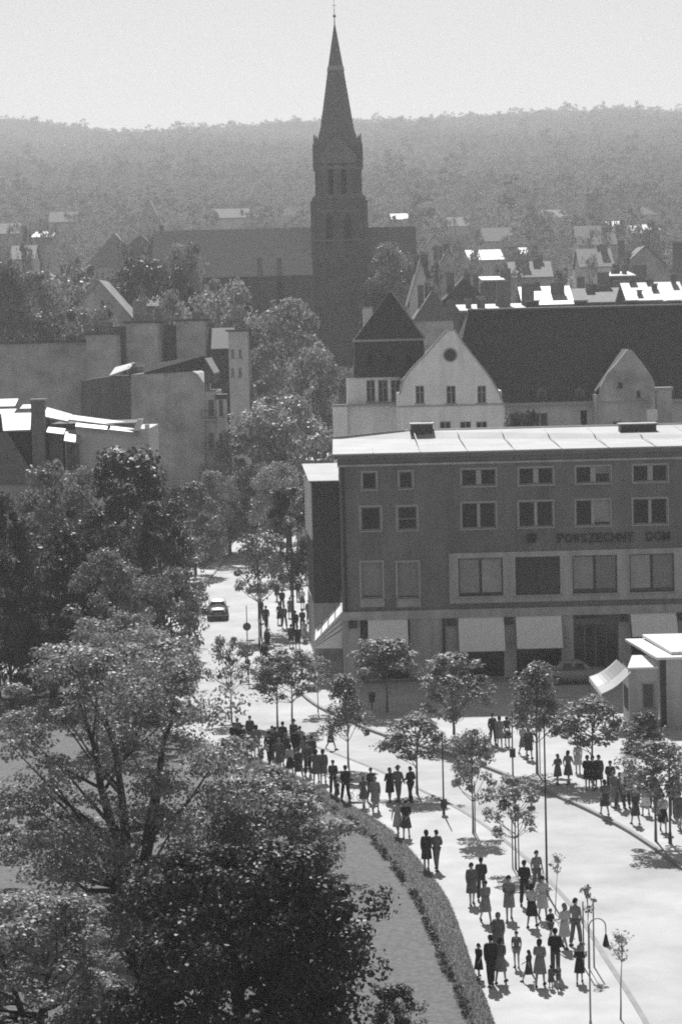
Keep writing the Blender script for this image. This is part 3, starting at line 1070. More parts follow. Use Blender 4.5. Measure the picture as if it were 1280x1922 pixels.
# ------------------------------------------------------------------ church
def church():
    D = 380.0
    s = ppm(D)
    c = at(640, 640, D)
    gz = tz(c.x, D) - .3
    r = thing('church', (c.x, D, gz), 'dark brick church with a tall pointed spire', 'church')
    cx = at(637, 420, D).x
    cx_t = cx
    hw = 98 / s / 2
    z1 = at(640, 374, D).z
    MB().box(cx - hw, cx + hw, D - hw, D + hw, gz, z1).build('tower_wall', M_BRICK, r)
    hb = hw * 0.88
    z2 = at(640, 283, D).z
    mb = MB()
    ow, oz0, oz1 = .75, z1 + .6, at(640, 308, D).z
    ops = [(cx - 1.15 - ow + .35, cx - 1.15 + .35, oz0, oz1), (cx + .45, cx + .45 + ow, oz0, oz1)]
    facade(mb, cx - hb, cx + hb, z1, z2, D - hb, ops, .5)
    mb.quad((cx - hb, D + hb, z1), (cx - hb, D - hb, z1), (cx - hb, D - hb, z2), (cx - hb, D + hb, z2))
    mb.quad((cx + hb, D - hb, z1), (cx + hb, D + hb, z1), (cx + hb, D + hb, z2), (cx + hb, D - hb, z2))
    mb.quad((cx + hb, D + hb, z1), (cx - hb, D + hb, z1), (cx - hb, D + hb, z2), (cx + hb, D + hb, z2))
    mb.build('belfry_wall', M_BRICK, r)
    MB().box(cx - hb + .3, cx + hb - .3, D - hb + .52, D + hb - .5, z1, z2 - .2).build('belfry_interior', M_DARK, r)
    for a, b, c0, d0 in ops:
        lo = MB()
        for q in range(9):
            z = c0 + (d0 - c0) * q / 9
            lo.slab((a, D - hb + .1, z), (b, D - hb + .1, z), (b, D - hb + .4, z + .35), (a, D - hb + .4, z + .35), .05)
        lo.build('louvre', M_DARK, r)
    # setback ledge
    mb = MB()
    mb.frust(cx - hw - .1, cx + hw + .1, D - hw - .1, D + hw + .1, z1 + .003, cx - hb - .02, cx + hb + .02, D - hb - .02, D + hb + .02, z1 + .7)
    mb.build('ledge', M_SLATE, r)
    for py_, h_ in ((316, 7), (398, 3), (452, 3)):
        zz = at(640, py_, D).z
        q = (hb if py_ < 370 else hw) + .08
        MB().box(cx - q, cx + q, D - q, D + q, zz - h_ / s / 2, zz + h_ / s / 2).build('string_course', M_BRICK_MID, r)
    for dx_ in (-1.6, 1.3):
        MB().prism_y([(cx + dx_ - .5, z1 - 7), (cx + dx_ + .5, z1 - 7), (cx + dx_ + .5, z1 - 3.2), (cx + dx_, z1 - 2.2), (cx + dx_ - .5, z1 - 3.2)], D - hw - .05, D - hw - .003).build('blind_arch', M_DARK, r)
    # buttresses
    for sx in (-1, 1):
        mb = MB()
        x = cx + sx * hw
        mb.frust(x - .45, x + .45, D - hw - .55, D - hw + .4, gz, x - .3, x + .3, D - hw - .3, D - hw + .3, z1 - .4)
        mb.build('buttress', M_BRICK, r)
    # pale gables on the four faces and corner turrets
    zg = at(640, 268, D).z
    for (dx, dy) in ((0, -1), (0, 1), (-1, 0), (1, 0)):
        mb = MB()
        if dx == 0:
            y = D + dy * hb
            poly = [(cx - hb * .78, z2 - 2.1), (cx + hb * .78, z2 - 2.1), (cx + hb * .78, z2 - .9), (cx, zg + 1.4), (cx - hb * .78, z2 - .9)]
            mb.prism_y(poly, y - .12, y + .12)
        else:
            x = cx + dx * hb
            mb.prism_x([(D - hb * .78, z2 - 2.1), (D + hb * .78, z2 - 2.1), (D + hb * .78, z2 - .9), (D, zg + 1.4), (D - hb * .78, z2 - .9)], x - .12, x + .12)
        mb.build('spire_gable', M_BRICK_MID, r)
    ph = at(640, 262, D).z - z2 + 1.2
    for sx in (-1, 1):
        for sy in (-1, 1):
            mb = MB()
            x, y = cx + sx * (hb - .35), D + sy * (hb - .35)
            mb.cyl((x, y), .62, z2 - 2.8, z2 + .7, 8)
            t = mb.build('corner_turret', M_BRICK, r)
            k = MB()
            k.cyl((x, y), .66, z2 + .703, z2 + 2.2, 8, .05)
            k.build('turret_cap', M_SLATE, t)
    # octagonal spire in two tiers with a pale band
    ztop = at(630, 42, D).z
    zband = at(633, 127, D).z
    zb0 = z2 - .4
    ap = hb * 1.02
    R0 = ap / math.cos(math.pi / 8)
    rr = lambda z: max(.06, R0 * .97 * (ztop - z) / (ztop - zb0))
    oct_ = lambda z, q: [(cx_t + math.cos(math.pi / 8 + k * math.pi / 4) * q, D + math.sin(math.pi / 8 + k * math.pi / 4) * q, z) for k in range(8)]
    zk = at(640, 240, D).z
    MB().loft([oct_(zb0, R0), oct_(zk, rr(zk) * .9), oct_(zband, rr(zband) * .97), oct_(ztop, .07)]).build('spire', M_SLATE, r)
    MB().loft([oct_(zband - .4, rr(zband - .4) * 1.0 + .06), oct_(zband + .3, rr(zband + .3) * .99 + .06)]).build('spire_band', M_TRIM, r)
    fi = MB()
    fi.tube([(cx_t, D, ztop - .3), (cx_t, D, ztop + 3.6)], [.08, .025], 6)
    fi.cyl((cx_t, D), .22, ztop + .9, ztop + 1.25, 8)
    fi.box(cx_t - .32, cx_t + .32, D - .03, D + .03, ztop + 2.7, ztop + 2.76)
    fi.build('cross_finial', M_METAL, r)
    # nave to the left, choir to the right
    zr = at(440, 432, D + 1).z
    zn = at(440, 520, D).z
    x0, x1 = at(292, 480, D).x, cx - hw
    na = MB()
    na.prism_x([(D - 7, gz - 1), (D + 9, gz - 1), (D + 9, zn), (D + 1, zr), (D - 7, zn)], x0, x1 - .02)
    na.build('nave_wall', M_BRICK, r)
    a, b = gable_roof_x(x0, x1 - .35, D - 7, D + 9, zn + .02, zr + .02, .3, .2)
    a.build('nave_roof', M_SLATE, r)
    b.build('nave_roof', M_SLATE, r)
    for k in range(4):
        xx = x0 + 3.5 + k * 5.4
        wv = (xx - .6, xx + .6, zn - 7.5, zn - 1.5)
        nv = MB()
        nv.prism_y([(wv[0], wv[2]), (wv[1], wv[2]), (wv[1], wv[3]), ((wv[0] + wv[1]) / 2, wv[3] + 1.1), (wv[0], wv[3])], D - 7.06, D - 7.003)
        nv.build('lancet_window', M_DARK, r)
        bt = MB()
        bt.frust(xx + 2.2, xx + 3.0, D - 8.2, D - 7.003, gz, xx + 2.3, xx + 2.9, D - 7.5, D - 7.003, zn - 1.5)
        bt.build('buttress', M_BRICK, r)
    # slim pale roof turrets over the nave
    for px in (487, 524):
        q = at(px, 484, D - 6.5)
        tr = MB().box(q.x - .4, q.x + .4, D - 6.9, D - 6.1, zn - .5, q.z).build('roof_turret', M_BRICK_MID, r)
        k = MB()
        k.frust(q.x - .45, q.x + .45, D - 6.95, D - 6.05, q.z + .002, q.x - .03, q.x + .03, D - 6.53, D - 6.47, at(px, 466, D - 6.5).z)
        k.build('turret_cap', M_TRIM, tr)
    x2 = at(778, 480, D).x
    zr2 = at(730, 428, D + 1).z
    na = MB()
    na.prism_x([(D - 6, gz - 1), (D + 8, gz - 1), (D + 8, zn), (D + 1, zr2), (D - 6, zn)], cx + hw + .02, x2)
    na.build('choir_wall', M_BRICK, r)
    a, b = gable_roof_x(cx + hw + .35, x2, D - 6, D + 8, zn + .02, zr2 + .02, .3, .2)
    a.build('choir_roof', M_SLATE, r)
    b.build('choir_roof', M_SLATE, r)
    return r


church()

# ------------------------------------------------------------------ left-hand tenements
px_house('broad blank grey firewall house beyond the tin roof', -90, 164, 645, 634, 292, 14, ridge='flat', level=True, roof=M_TILE, wall=M_PLASTER_GREY, name='tenement', cat='tenement')
px_house('grey tenement end wall beside the long blank wall', 161, 216, 628, 606, 284, 12, ridge='flat', level=True, roof=M_TILE, wall=M_PLASTER_GREY, name='tenement', cat='tenement',
         ch=((200, 604, 22, .5, 3),))
px_house('grey tenement with a flat-topped firewall, second from the blank wall', 236, 294, 606, 596, 290, 12, ridge='flat', level=True, roof=M_TILE, wall=M_PLASTER_GREY, name='tenement', cat='tenement',
         ch=((258, 588, 16, .2, 3), (280, 590, 14, .6, 3)))
px_house('grey tenement with sloping firewall behind the corner tenement', 330, 384, 602, 592, 296, 12, ridge='flat', level=True, roof=M_TILE, wall=M_PLASTER_GREY, name='tenement', cat='tenement',
         ch=((369, 586, 14, .3, 3),))
px_house('dark recessed tenement block between the grey firewalls', 205, 390, 614, 604, 303, 10, ridge='flat', level=True, roof=M_TILE, wall=M_BRICK, name='tenement', cat='tenement')
px_house('small steep gabled house with a bright roof edge', 128, 246, 597, 527, 325, 14, ridge='y', roof=M_TIN, wall=M_PLASTER_GREY, ch=((258, 566, 18, .6, 4), (268, 563, 14, .9, 4)),
         wi=((188, 562, 196, 576), (176, 580, 184, 594), (203, 580, 211, 594)))
px_house('narrow pale house front beside the tall street trees', 428, 464, 622, 612, 292, 12, ridge='flat', level=True, roof=M_TILE, wall=M_PLASTER_PALE,
         wi=((434, 655, 440, 672), (448, 655, 454, 672), (434, 690, 440, 708), (448, 690, 454, 708)))
px_house('dark roofed house squeezed behind the narrow pale front', 378, 432, 655, 618, 300, 12, ridge='x', roof=M_TILE, wall=M_BRICK)
px_house('pale house roof showing in haze beside the church nave', 160, 262, 500, 437, 430, 14, ridge='hip', roof=mat('pale_tile', .3, var=.2, scale=1), wall=M_PLASTER_PALE)


def corner_tenement():
    D = 252.0
    r = thing('tenement', (at(330, 800, D).x, D + 7, 0), 'tall grey corner tenement with a blank firewall and balconies', 'tenement')
    P = lambda x, y, d=D: (at(x, y, d).x, at(x, y, d).z)
    out = [(247, 1010), (384, 1010), (384, 720), (370, 701), (356, 694), (316, 694), (246, 703)]
    poly = [P(*q) for q in out]
    poly[0] = (poly[0][0], 0)
    poly[1] = (poly[1][0], 0)
    MB().prism_y(poly, D, D + 13).build('firewall', M_PLASTER_GREY, r)
    # darker set back wall at its side
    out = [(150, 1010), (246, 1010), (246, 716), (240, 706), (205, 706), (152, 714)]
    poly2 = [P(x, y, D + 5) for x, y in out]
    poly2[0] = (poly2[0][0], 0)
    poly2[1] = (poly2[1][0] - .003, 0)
    MB().prism_y(poly2, D + 5, D + 13).build('side_firewall', mat('dark_plaster', .17, var=.2, scale=.5, stains=.3), r)  # darker than the main firewall
    # roofs
    a, b = P(270, 694), P(400, 694)
    zt = at(340, 664, D + 6).z
    zl = at(340, 694, D).z
    rf = MB()
    rf.slab((a[0], D - .1, zl - .2), (at(386, 694, D).x, D - .1, zl + .05), (at(384, 670, D + 1.2).x, D + 1.2, at(384, 667, D + 1.2).z), (at(296, 680, D + 1.2).x, D + 1.2, at(300, 680, D + 1.2).z), .15)
    rf.build('roof', mat('tarred_roof', .035, var=.3), r)
    rf = MB()
    p0, p1 = at(386, 672, D + .2), at(402, 700, D + .2)
    rf.slab((p1.x, D - .1, p1.z), (p1.x, D + 12, p1.z), (p0.x, D + 12, p0.z), (p0.x, D - .1, p0.z), .18)
    rf.build('street_roof', M_TIN, r)
    MB().prism_y([(at(383, 700, D).x, at(383, 720, D).z), (at(400, 700, D).x, at(400, 720, D).z), (p1.x - .05, p1.z - .25), (p0.x, p0.z - .2), (at(383, 700, D).x, zl - .25)], D + .02, D + 12).build('attic_wall', M_BRICK, r)
    a_, b_, c_, d_ = RR(205, 690, 243, 705, D + 5)
    t2 = MB()
    t2.slab((a_, D + 4.9, c_ + .05), (b_, D + 4.9, d_ - .1), (b_, D + 12, d_ + .5), (a_, D + 12, d_), .12)
    t2.build('lean_roof', M_TIN, r)
    # street facade: two bays with balconies
    xw0, xw1 = poly[1][0] + .003, at(424, 760, D).x
    z5 = at(400, 735, D).z
    MB().box(xw0, xw1 - 1.0, D + .6, D + 12, 0, z5).build('street_wall', M_PLASTER_PALE, r)
    MB().box(xw1 - .98, xw1, D + .2, D + 3, 0, z5 - .8).build('bay', M_PLASTER_PALE, r)
    MB().box(xw1 - 1.1, xw1 + .12, D + .1, D + 3.1, z5 - .79, z5 - .3).build('bay_roof', M_TILE, r)
    for py0, py1 in ((750, 782), (812, 842)):
        w_ = RR(391, py0, 402, py1, D + .6)
        window(r, *w_, D + .6, n=1, bar=.05, surround=0, proud=True, depth=.05)
        zq = at(400, py1 + 4, D).z
        bl = MB().box(xw0, xw1 - 1.0, D - .35, D + .59, zq - .15, zq).build('balcony', M_PLASTER_GREY, r)
        rl = MB()
        for k in range(5):
            xx = xw0 + .08 + k * (xw1 - 1.15 - xw0) / 4
            rl.tube([(xx, D - .3, zq), (xx, D - .3, zq + .9)], .02, 4)
        rl.tube([(xw0, D - .3, zq + .9), (xw1 - 1.0, D - .3, zq + .9)], .03, 4)
        rl.build('railing', M_METAL, bl)
        w_ = RR(411, py0, 419, py1, D + .2)
        window(r, *w_, D + .2, n=1, bar=.05, surround=0, proud=True, depth=.05)
    for px, py, w in ((246, 690, .5), (262, 688, .9), (252, 684, .4)):
        q = at(px, py, D + 8)
        chimney(r, q.x, D + 8, q.z - 2.4, q.z, w, .6)
    return r


corner_tenement()


def tin_roof_house():
    D = 188.0
    r = thing('house', (at(120, 850, D).x, D + 6, 0), 'house with bright tin roofs and a thick brick chimney', 'house')
    X = lambda px: at(px, 800, D).x
    Z = lambda py, d=D, px=130: at(px, py, d).z
    # main wall at the right with a long parapet in tin
    z_r = Z(806, D, 210)
    MB().box(X(142), X(279), D, D + 10, 0, z_r).build('wall', M_PLASTER_PALE, r)
    cp = MB()
    for (pa, ya, pb, yb) in ((142, 797, 201, 803), (207, 803, 262, 809)):
        a, b = at(pa, ya, D), at(pb, yb, D)
        cp.slab((a.x, D - .25, a.z - .1), (b.x, D - .25, b.z - .1), (b.x, D + .5, b.z + .12), (a.x, D + .5, a.z + .12), .28)
    cp.build('coping', M_TIN, r)
    a = at(262, 800, D)
    cu = MB()
    cu.frust(a.x - .5, a.x + .02, D - .2, D + .4, Z(808, D, 260), a.x - .1, a.x + .3, D - .2, D + .4, Z(786, D, 265))
    cu.build('coping_end', M_WHITE, r)
    MB().box(X(272), X(280), D - .1, D + .4, z_r + .002, Z(796, D, 276)).build('post_cap', M_WHITE, r)
    MB().box(X(85), X(250), D + 1.2, D + 9, z_r + .003, Z(796, D, 180)).build('attic_wall', M_BRICK, r)
    a, b, c = at(80, 772, D + 1), at(128, 782, D + 1), at(248, 797, D + 1)
    t = MB()
    t.slab((a.x, D + 1.0, a.z - .35), (b.x, D + 1.0, b.z - .35), (b.x, D + 4, b.z + .1), (a.x, D + 4, a.z + .25), .15)
    t.build('upper_roof', M_TIN, r)
    t = MB()
    t.slab((b.x, D + 1.0, b.z - .2), (c.x, D + 1.0, c.z - .2), (c.x, D + 4, c.z + .02), (b.x, D + 4, b.z + .05), .12)
    t.build('upper_roof', M_TIN, r)
    # left part: bright flat strips, chimney and a dark gable roof
    for (pa, pb, y0, y1, d) in ((-40, 29, 750, 762, D + 6), (38, 60, 760, 766, D + 5), (-40, 26, 769, 776, D + 3)):
        a, b, c, d_ = RR(pa, y0, pb, y1, d)
        k = MB()
        k.slab((a, d - .4, c), (b, d - .4, c), (b, d + 1.8, d_), (a, d + 1.8, d_), .12)
        k.build('flat_roof', M_TIN, r)
    MB().box(X(-60), X(86), D + 1.6, D + 11, 0, Z(782, D, 20)).build('rear_wall', M_BRICK, r)
    k = MB()
    a0, a1 = at(6, 808, D - 1), at(57, 806, D - 1)
    b0, b1 = at(2, 776, D + 1.4), at(58, 775, D + 1.4)
    k.slab((a0.x, D - 1, a0.z), (a1.x, D - 1, a1.z), (b1.x, D + 1.5, b1.z), (b0.x, D + 1.5, b0.z), .12)
    k.build('porch_roof', M_TIN, r)
    MB().box(X(12), X(56), D - .6, D + 1.55, 0, a0.z - .15).build('porch_wall', mat('dark_boards', .06, var=.3), r)  # dark boarded porch front
    # dark steep roof at the lower corner
    q = MB()
    pl = [at(-90, 905, D - 3), at(72, 905, D - 3), at(14, 812, D - 1.2), at(-90, 812, D - 1.2)]
    q.slab(*pl, .2)
    q.build('lower_roof', M_TILE_MID, r)
    MB().box(pl[0].x, pl[1].x - .6, D - 2.6, D - .7, 0, pl[0].z - .3).build('lower_wall', M_PLASTER_GREY, r)
    a, b, c, d_ = RR(60, 752, 84, 900, D - 1.4)
    ch = MB().box(a, b, D - 1.4, D - .4, 0, d_).build('chimney', M_BRICK_MID, r)
    MB().box(a - .08, b + .14, D - 1.5, D - .3, d_ + .002, d_ + .14).build('cap', M_TRIM, ch)
    # dormers with pale lids right of the chimney
    for (pa, pb, y0, y1) in ((88, 120, 800, 812), (120, 148, 806, 828)):
        a, b, c, d_ = RR(pa, y0, pb, y1, D - .8)
        k = MB()
        k.slab((a, D - 1.2, c + .1), (b, D - 1.2, c - .1), (b, D + .6, d_ - .2), (a, D + .6, d_), .1)
        dm = k.build('dormer_roof', M_TIN, r)
        MB().box(a + .15, b - .1, D - .9, D + .6, c - 3, c - .12).build('dormer_wall', M_BRICK, dm)
    return r


tin_roof_house()

# pale low flat-roofed pavilion far down the street
px_house('small low building with white roof at street end', 552, 625, 868, 852, 265, 9, ridge='flat', roof=M_TIN, wall=M_WHITE, name='pavilion', cat='pavilion')

# ------------------------------------------------------------------ right-hand far houses
M_TINB = mat('bright_tin', .33, var=.2, scale=.5, rough=.35, spec=.6)
R_ = [
    ('hazy house with a bright white slab roof', 882, 945, 489, 470, 520, 14, dict(ridge='flat', roof=M_TINB, wall=M_PLASTER_GREY, ch=((958, 462, 26, .3, 9),))),
    ('small hazy block with a bright square roof patch', 976, 994, 481, 466, 522, 10, dict(ridge='flat', roof=M_TINB, wall=M_PLASTER_GREY)),
    ('hazy pale house under the row of white hillside roofs', 1084, 1186, 458, 424, 590, 14, dict(ridge='x', roof=M_TILE_MID, wall=M_PLASTER_PALE)),
    ('distant house with white roof, first in hillside row', 1106, 1136, 440, 426, 602, 12, dict(ridge='flat', roof=M_TINB, wall=M_BRICK_MID)),
    ('distant house with greyish roof, second in hillside row', 1149, 1172, 430, 416, 612, 12, dict(ridge='flat', roof=M_TIN, wall=M_BRICK_MID)),
    ('distant house with white roof, third in hillside row', 1177, 1205, 439, 424, 602, 12, dict(ridge='flat', roof=M_TINB, wall=M_BRICK_MID)),
    ('distant house with thin bright roof, last in hillside row', 1210, 1238, 432, 422, 606, 12, dict(ridge='flat', roof=M_TINB, wall=M_BRICK_MID)),
    ('hazy gabled house with bright right slope by the dark stack', 1160, 1262, 508, 462, 430, 12, dict(ridge='y', roof=M_TILE_MID, wall=M_PLASTER_GREY)),
    ('hazy pale gable standing behind the pyramid roof', 768, 812, 560, 488, 300, 12, dict(ridge='y', roof=M_TILE_MID, wall=M_PLASTER_PALE)),
    ('grey pyramid-roofed house behind the dark corner roof', 778, 850, 602, 545, 262, 12, dict(ridge='hip', roof=M_TILE_MID, wall=M_PLASTER_GREY)),
    ('dark hipped roof house right of the grey pyramid', 838, 905, 560, 522, 300, 11, dict(ridge='hip', roof=M_TILE, wall=M_BRICK, ch=((846, 518, 12, .5, 3),))),
    ('hazy gabled house with tall pale gable behind the dark hip', 812, 872, 515, 468, 400, 12, dict(ridge='y', roof=M_TILE_MID, wall=M_PLASTER_GREY)),
    ('low house with bright strip roof beneath the slab roof', 908, 944, 528, 521, 340, 9, dict(ridge='flat', roof=M_TIN, wall=M_BRICK, ch=((948, 505, 20, .7, 4), (925, 540, 10, .1, 2)))),
    ('tenement with long pale roof strip over the dark ridge', 868, 985, 585, 574, 262, 9, dict(ridge='flat', roof=M_TIN, wall=M_BRICK, ch=((944, 528, 26, .6, 5), (990, 532, 24, .7, 5), (905, 562, 10, .3, 2)))),
    ('tenement with broad pale roof and wide dark chimney', 985, 1072, 572, 540, 275, 11, dict(ridge='x', roof=M_TIN, wall=M_BRICK, ch=((1046, 531, 26, .3, 4), (1004, 530, 18, .5, 4)))),
    ('tenement with sagging dull roof and slim chimneys', 1072, 1172, 568, 543, 285, 11, dict(ridge='x', roof=M_TILE_MID, wall=M_BRICK, ch=((1106, 533, 14, .4, 3), (1132, 512, 22, .6, 4), (1090, 520, 14, .9, 4)))),
    ('tenement with bright double roof slopes near picture edge', 1180, 1238, 564, 533, 268, 10, dict(ridge='x', roof=M_TINB, wall=M_BRICK, ch=((1200, 546, 8, .15, 2), (1228, 534, 10, .3, 3)))),
    ('tenement with bright roof cut by the picture edge', 1240, 1330, 564, 531, 268, 10, dict(ridge='x', roof=M_TINB, wall=M_BRICK, ch=((1271, 455, 18, .9, 12),))),
    ('dull roofed house with thin bright eave behind chimneys', 1145, 1190, 520, 512, 330, 9, dict(ridge='flat', roof=M_TIN, wall=M_BRICK, ch=((1164, 528, 24, -.3, 4), (1200, 498, 26, .5, 4)))),
    ('grey house block among trees below the white hillside roofs', 1090, 1150, 500, 468, 450, 12, dict(ridge='x', roof=M_TILE_MID, wall=M_PLASTER_PALE)),
    ('hazy tenement block with stepped chimneys beside the slab roof', 960, 1035, 520, 492, 420, 12, dict(ridge='x', roof=M_TILE_MID, wall=M_PLASTER_GREY, ch=((985, 488, 16, .3, 3), (1010, 484, 14, .5, 3)))),
]
rc_ = random.Random(9)
for lab, a, b, e_, rg_, D_, dp_, kw in R_:
    if D_ < 470 and b - a > 40:
        kw['ch'] = tuple(kw.get('ch', ())) + tuple((rc_.uniform(a + 5, b - 5), min(e_, rg_) - rc_.uniform(6, 16), rc_.uniform(6, 14), rc_.uniform(.35, .7), 3) for _ in range(3))
    px_house(lab, a, b, e_, rg_, D_, dp_, group='houses below the wooded hills', **kw)
L_ = [
    ('tiny pale house with a bright roof corner at far left', 60, 96, 446, 436, 520, 10, dict(ridge='flat', roof=M_TINB, wall=M_PLASTER_GREY)),
    ('hazy house with pale gable among the far left trees', 20, 62, 486, 462, 470, 10, dict(ridge='x', roof=M_TILE_MID, wall=M_PLASTER_PALE)),
    ('dim brick house with small bright chimney near church nave', 230, 292, 470, 440, 415, 10, dict(ridge='hip', roof=M_TILE, wall=M_BRICK, ch=((255, 470, 7, -.3, 2), (303, 424, 7, .5, 3)))),
    ('dim roof with one white chimney under the dark round tree', 255, 320, 575, 558, 340, 9, dict(ridge='x', roof=M_TILE, wall=M_BRICK, ch=((266, 560, 10, .2, 2),))),
]
for lab, a, b, e_, rg_, D_, dp_, kw in L_:
    px_house(lab, a, b, e_, rg_, D_, dp_, group='houses among the far left trees', **kw)


H_ = [
    ('hazy gabled house just right of the church choir', 792, 838, 470, 440, 470, 11, dict(ridge='y', roof=M_TILE_MID, wall=M_PLASTER_PALE)),
    ('hazy house with steep dark roof above the slab roof', 900, 956, 452, 428, 640, 11, dict(ridge='x', roof=M_TILE_MID, wall=M_PLASTER_PALE)),
    ('faint house with pale front high on the right slope', 1020, 1062, 408, 394, 800, 12, dict(ridge='x', roof=M_TILE_MID, wall=M_PLASTER_PALE)),
    ('faint tower-like block rising from trees on right slope', 1104, 1122, 362, 356, 760, 8, dict(ridge='hip', roof=M_TILE_MID, wall=M_BRICK_MID)),
    ('faint house below the tower-like block on right slope', 1190, 1232, 402, 388, 790, 12, dict(ridge='hip', roof=M_TILE_MID, wall=M_PLASTER_PALE)),
    ('faint house with tiny bright roof above the church choir', 735, 765, 412, 402, 720, 10, dict(ridge='flat', roof=M_TIN, wall=M_PLASTER_GREY)),
    ('faint pale house between choir and slab roof on the slope', 842, 880, 424, 408, 720, 10, dict(ridge='x', roof=M_TILE_MID, wall=M_PLASTER_PALE)),
    ('faint gabled house above the left end of the nave', 262, 298, 412, 374, 700, 10, dict(ridge='y', roof=M_TILE_MID, wall=M_PLASTER_GREY)),
    ('faint long pale house above the middle of the nave', 400, 466, 408, 392, 760, 10, dict(ridge='x', roof=M_TILE_MID, wall=M_PLASTER_PALE)),
    ('faint house close to the tower above the nave ridge', 520, 562, 404, 388, 780, 10, dict(ridge='hip', roof=M_TILE_MID, wall=M_PLASTER_PALE)),
    ('faint pale house far up on the left slope', 92, 142, 416, 398, 740, 10, dict(ridge='x', roof=M_TILE_MID, wall=M_PLASTER_PALE)),
    ('faint brick house at the left edge of the slope', -10, 34, 438, 420, 640, 10, dict(ridge='x', roof=M_TILE_MID, wall=M_PLASTER_GREY)),
]
for lab, a, b, e_, rg_, D_, dp_, kw in H_:
    px_house(lab, a, b, e_, rg_, D_, dp_, group='faint houses on the wooded slope', **kw)


# ------------------------------------------------------------------ kiosk with flat white roofs at the right edge
def kiosk():
    D = 133.0
    r = thing('kiosk', (at(1230, 1380, D).x + 1, D + 2, 0), 'small kiosk with white flat roofs and a canvas awning', 'kiosk')
    X = lambda px: at(px, 1300, D).x
    zl = at(1205, 1256, D).z
    x0, x1 = X(1181), X(1235)
    win = RR(1205, 1282, 1229, 1332, D)
    mb = MB()
    facade(mb, x0, x1, 0, zl, D, [win], .15)
    mb.quad((x0, D + 3, 0), (x0, D, 0), (x0, D, zl), (x0, D + 3, zl))
    mb.build('wall', M_PLASTER_MID, r)
    window(r, *win, D, depth=.15, n=1, bar=.07, surround=.05)
    k = MB()
    zb = at(1200, 1230, D + 2.6).z
    k.slab((x0 - .1, D - .2, zl + .12), (x1, D - .2, zl + .12), (x1, D + 2.6, max(zb, zl + .2)), (x0 + .5, D + 2.6, max(zb, zl + .2)), .1)
    k.build('roof', M_WHITE, r)
    # taller part with overhanging roof
    D2 = D + 1.0
    zt = at(1260, 1236, D2 - 1).z
    xa = X(1250)
    MB().box(xa, xa + 7, D2 - 1.2, D2 + 5, 0, zt).build('tall_wall', M_PLASTER_MID, r)
    MB().box(xa - .3, xa - .02, D2 - 1.1, D2 - .85, 0, zt).build('corner_post', M_METAL, r)
    k = MB()
    xb = at(1232, 1236, D2 - 1.5).x
    k.slab((xb, D2 - 1.7, zt + .16), (xb + 9, D2 - 1.7, zt + .16), (xb + 9, D2 + 5.6, zt + .3), (xb - .9, D2 + 5.6, zt + .3), .14)
    ro = k.build('upper_roof', M_WHITE, r)
    k = MB()
    k.slab((xb + .9, D2 - .9, zt + .36), (xb + 9, D2 - .9, zt + .36), (xb + 9, D2 + 5.5, zt + .55), (xb + .1, D2 + 5.5, zt + .55), .16)
    k.build('roof_step', M_WHITE, ro)
    # awning sloping out over the counter on the near side
    FR, FL, BL, BR = at(1184, 1262, D - .6), at(1130, 1302, D - 1.2), at(1106, 1270, D + 2.4), at(1157, 1238, D + 2.6)
    n = 8

    def pt(t, u, up=0.0):
        p = FR.lerp(FL, t).lerp(BR.lerp(BL, t), u)
        return (p.x, p.y, p.z - .16 * math.sin(math.pi * t) + up)
    aw, st = MB(), MB()
    for q in range(n):
        t0, t1 = q / n, (q + 1) / n
        aw.slab(pt(t1, 1), pt(t1, 0), pt(t0, 0), pt(t0, 1), .03)
        st.quad(pt(t1, .93, .008), pt(t1, .38, .008), pt(t0, .38, .008), pt(t0, .93, .008))
    ao = aw.build('awning', mat('awning_canvas', .45, var=.12), r)
    st.build('stripe', M_PALEMETAL, ao)
    vl = MB()
    vl.slab(tuple(FL + Vector((-.02, 0, -.032))), tuple(FL + Vector((0, 0, -.032))), tuple(BL + Vector((0, 0, -.032))), tuple(BL + Vector((-.02, 0, -.032))), .25)
    vl.build('valance', M_WHITE, ao)
    for q in (FL, BL):
        MB().tube([(q.x, q.y, 0), (q.x, q.y, q.z - .03)], .025, 5).build('awning_pole', M_METAL, ao)
    MB().box(x0 - .03, x0 - .005, D + .5, D + 2.4, 1.0, 2.3).build('counter_hatch', M_DARK, r)
    return r


kiosk()

# ------------------------------------------------------------------ vegetation
def leaf_quads(C, N, size, rng, stretch=0.62):
    """rhombic leaves at C with rough normals N"""
    n = len(C)
    N = N + rng.normal(0, 0.48, (n, 3))
    N /= np.linalg.norm(N, axis=1, keepdims=True) + 1e-9
    T = np.cross(N, rng.normal(0, 1, (n, 3)))
    T /= np.linalg.norm(T, axis=1, keepdims=True) + 1e-9
    B = np.cross(N, T)
    L = (size * rng.uniform(0.6, 1.35, n))[:, None]
    W = L * stretch
    bend = N * L * rng.uniform(-0.35, 0.1, n)[:, None]
    V = np.stack([C - T * L * .5, C + B * W * .5 + bend * .3, C + T * L * .5, C - B * W * .5 + bend * .3], 1).reshape(-1, 3)
    return V, np.arange(4 * n).reshape(-1, 4)


def cluster_leaves(P, Rc, per, rng, flat_=0.6, up=0.6):
    """leaves on and in flattened clumps around P"""
    m_ = len(P)
    n = m_ * per
    d = rng.normal(0, 1, (n, 3))
    d /= np.linalg.norm(d, axis=1, keepdims=True)
    rad = rng.uniform(0.15, 1, n) ** 0.5
    rr = np.repeat(Rc, per)
    off = d * (rad * rr)[:, None]
    off[:, 2] *= flat_
    C = np.repeat(P, per, 0) + off
    N = d * 0.8
    N[:, 2] += up
    return C, N


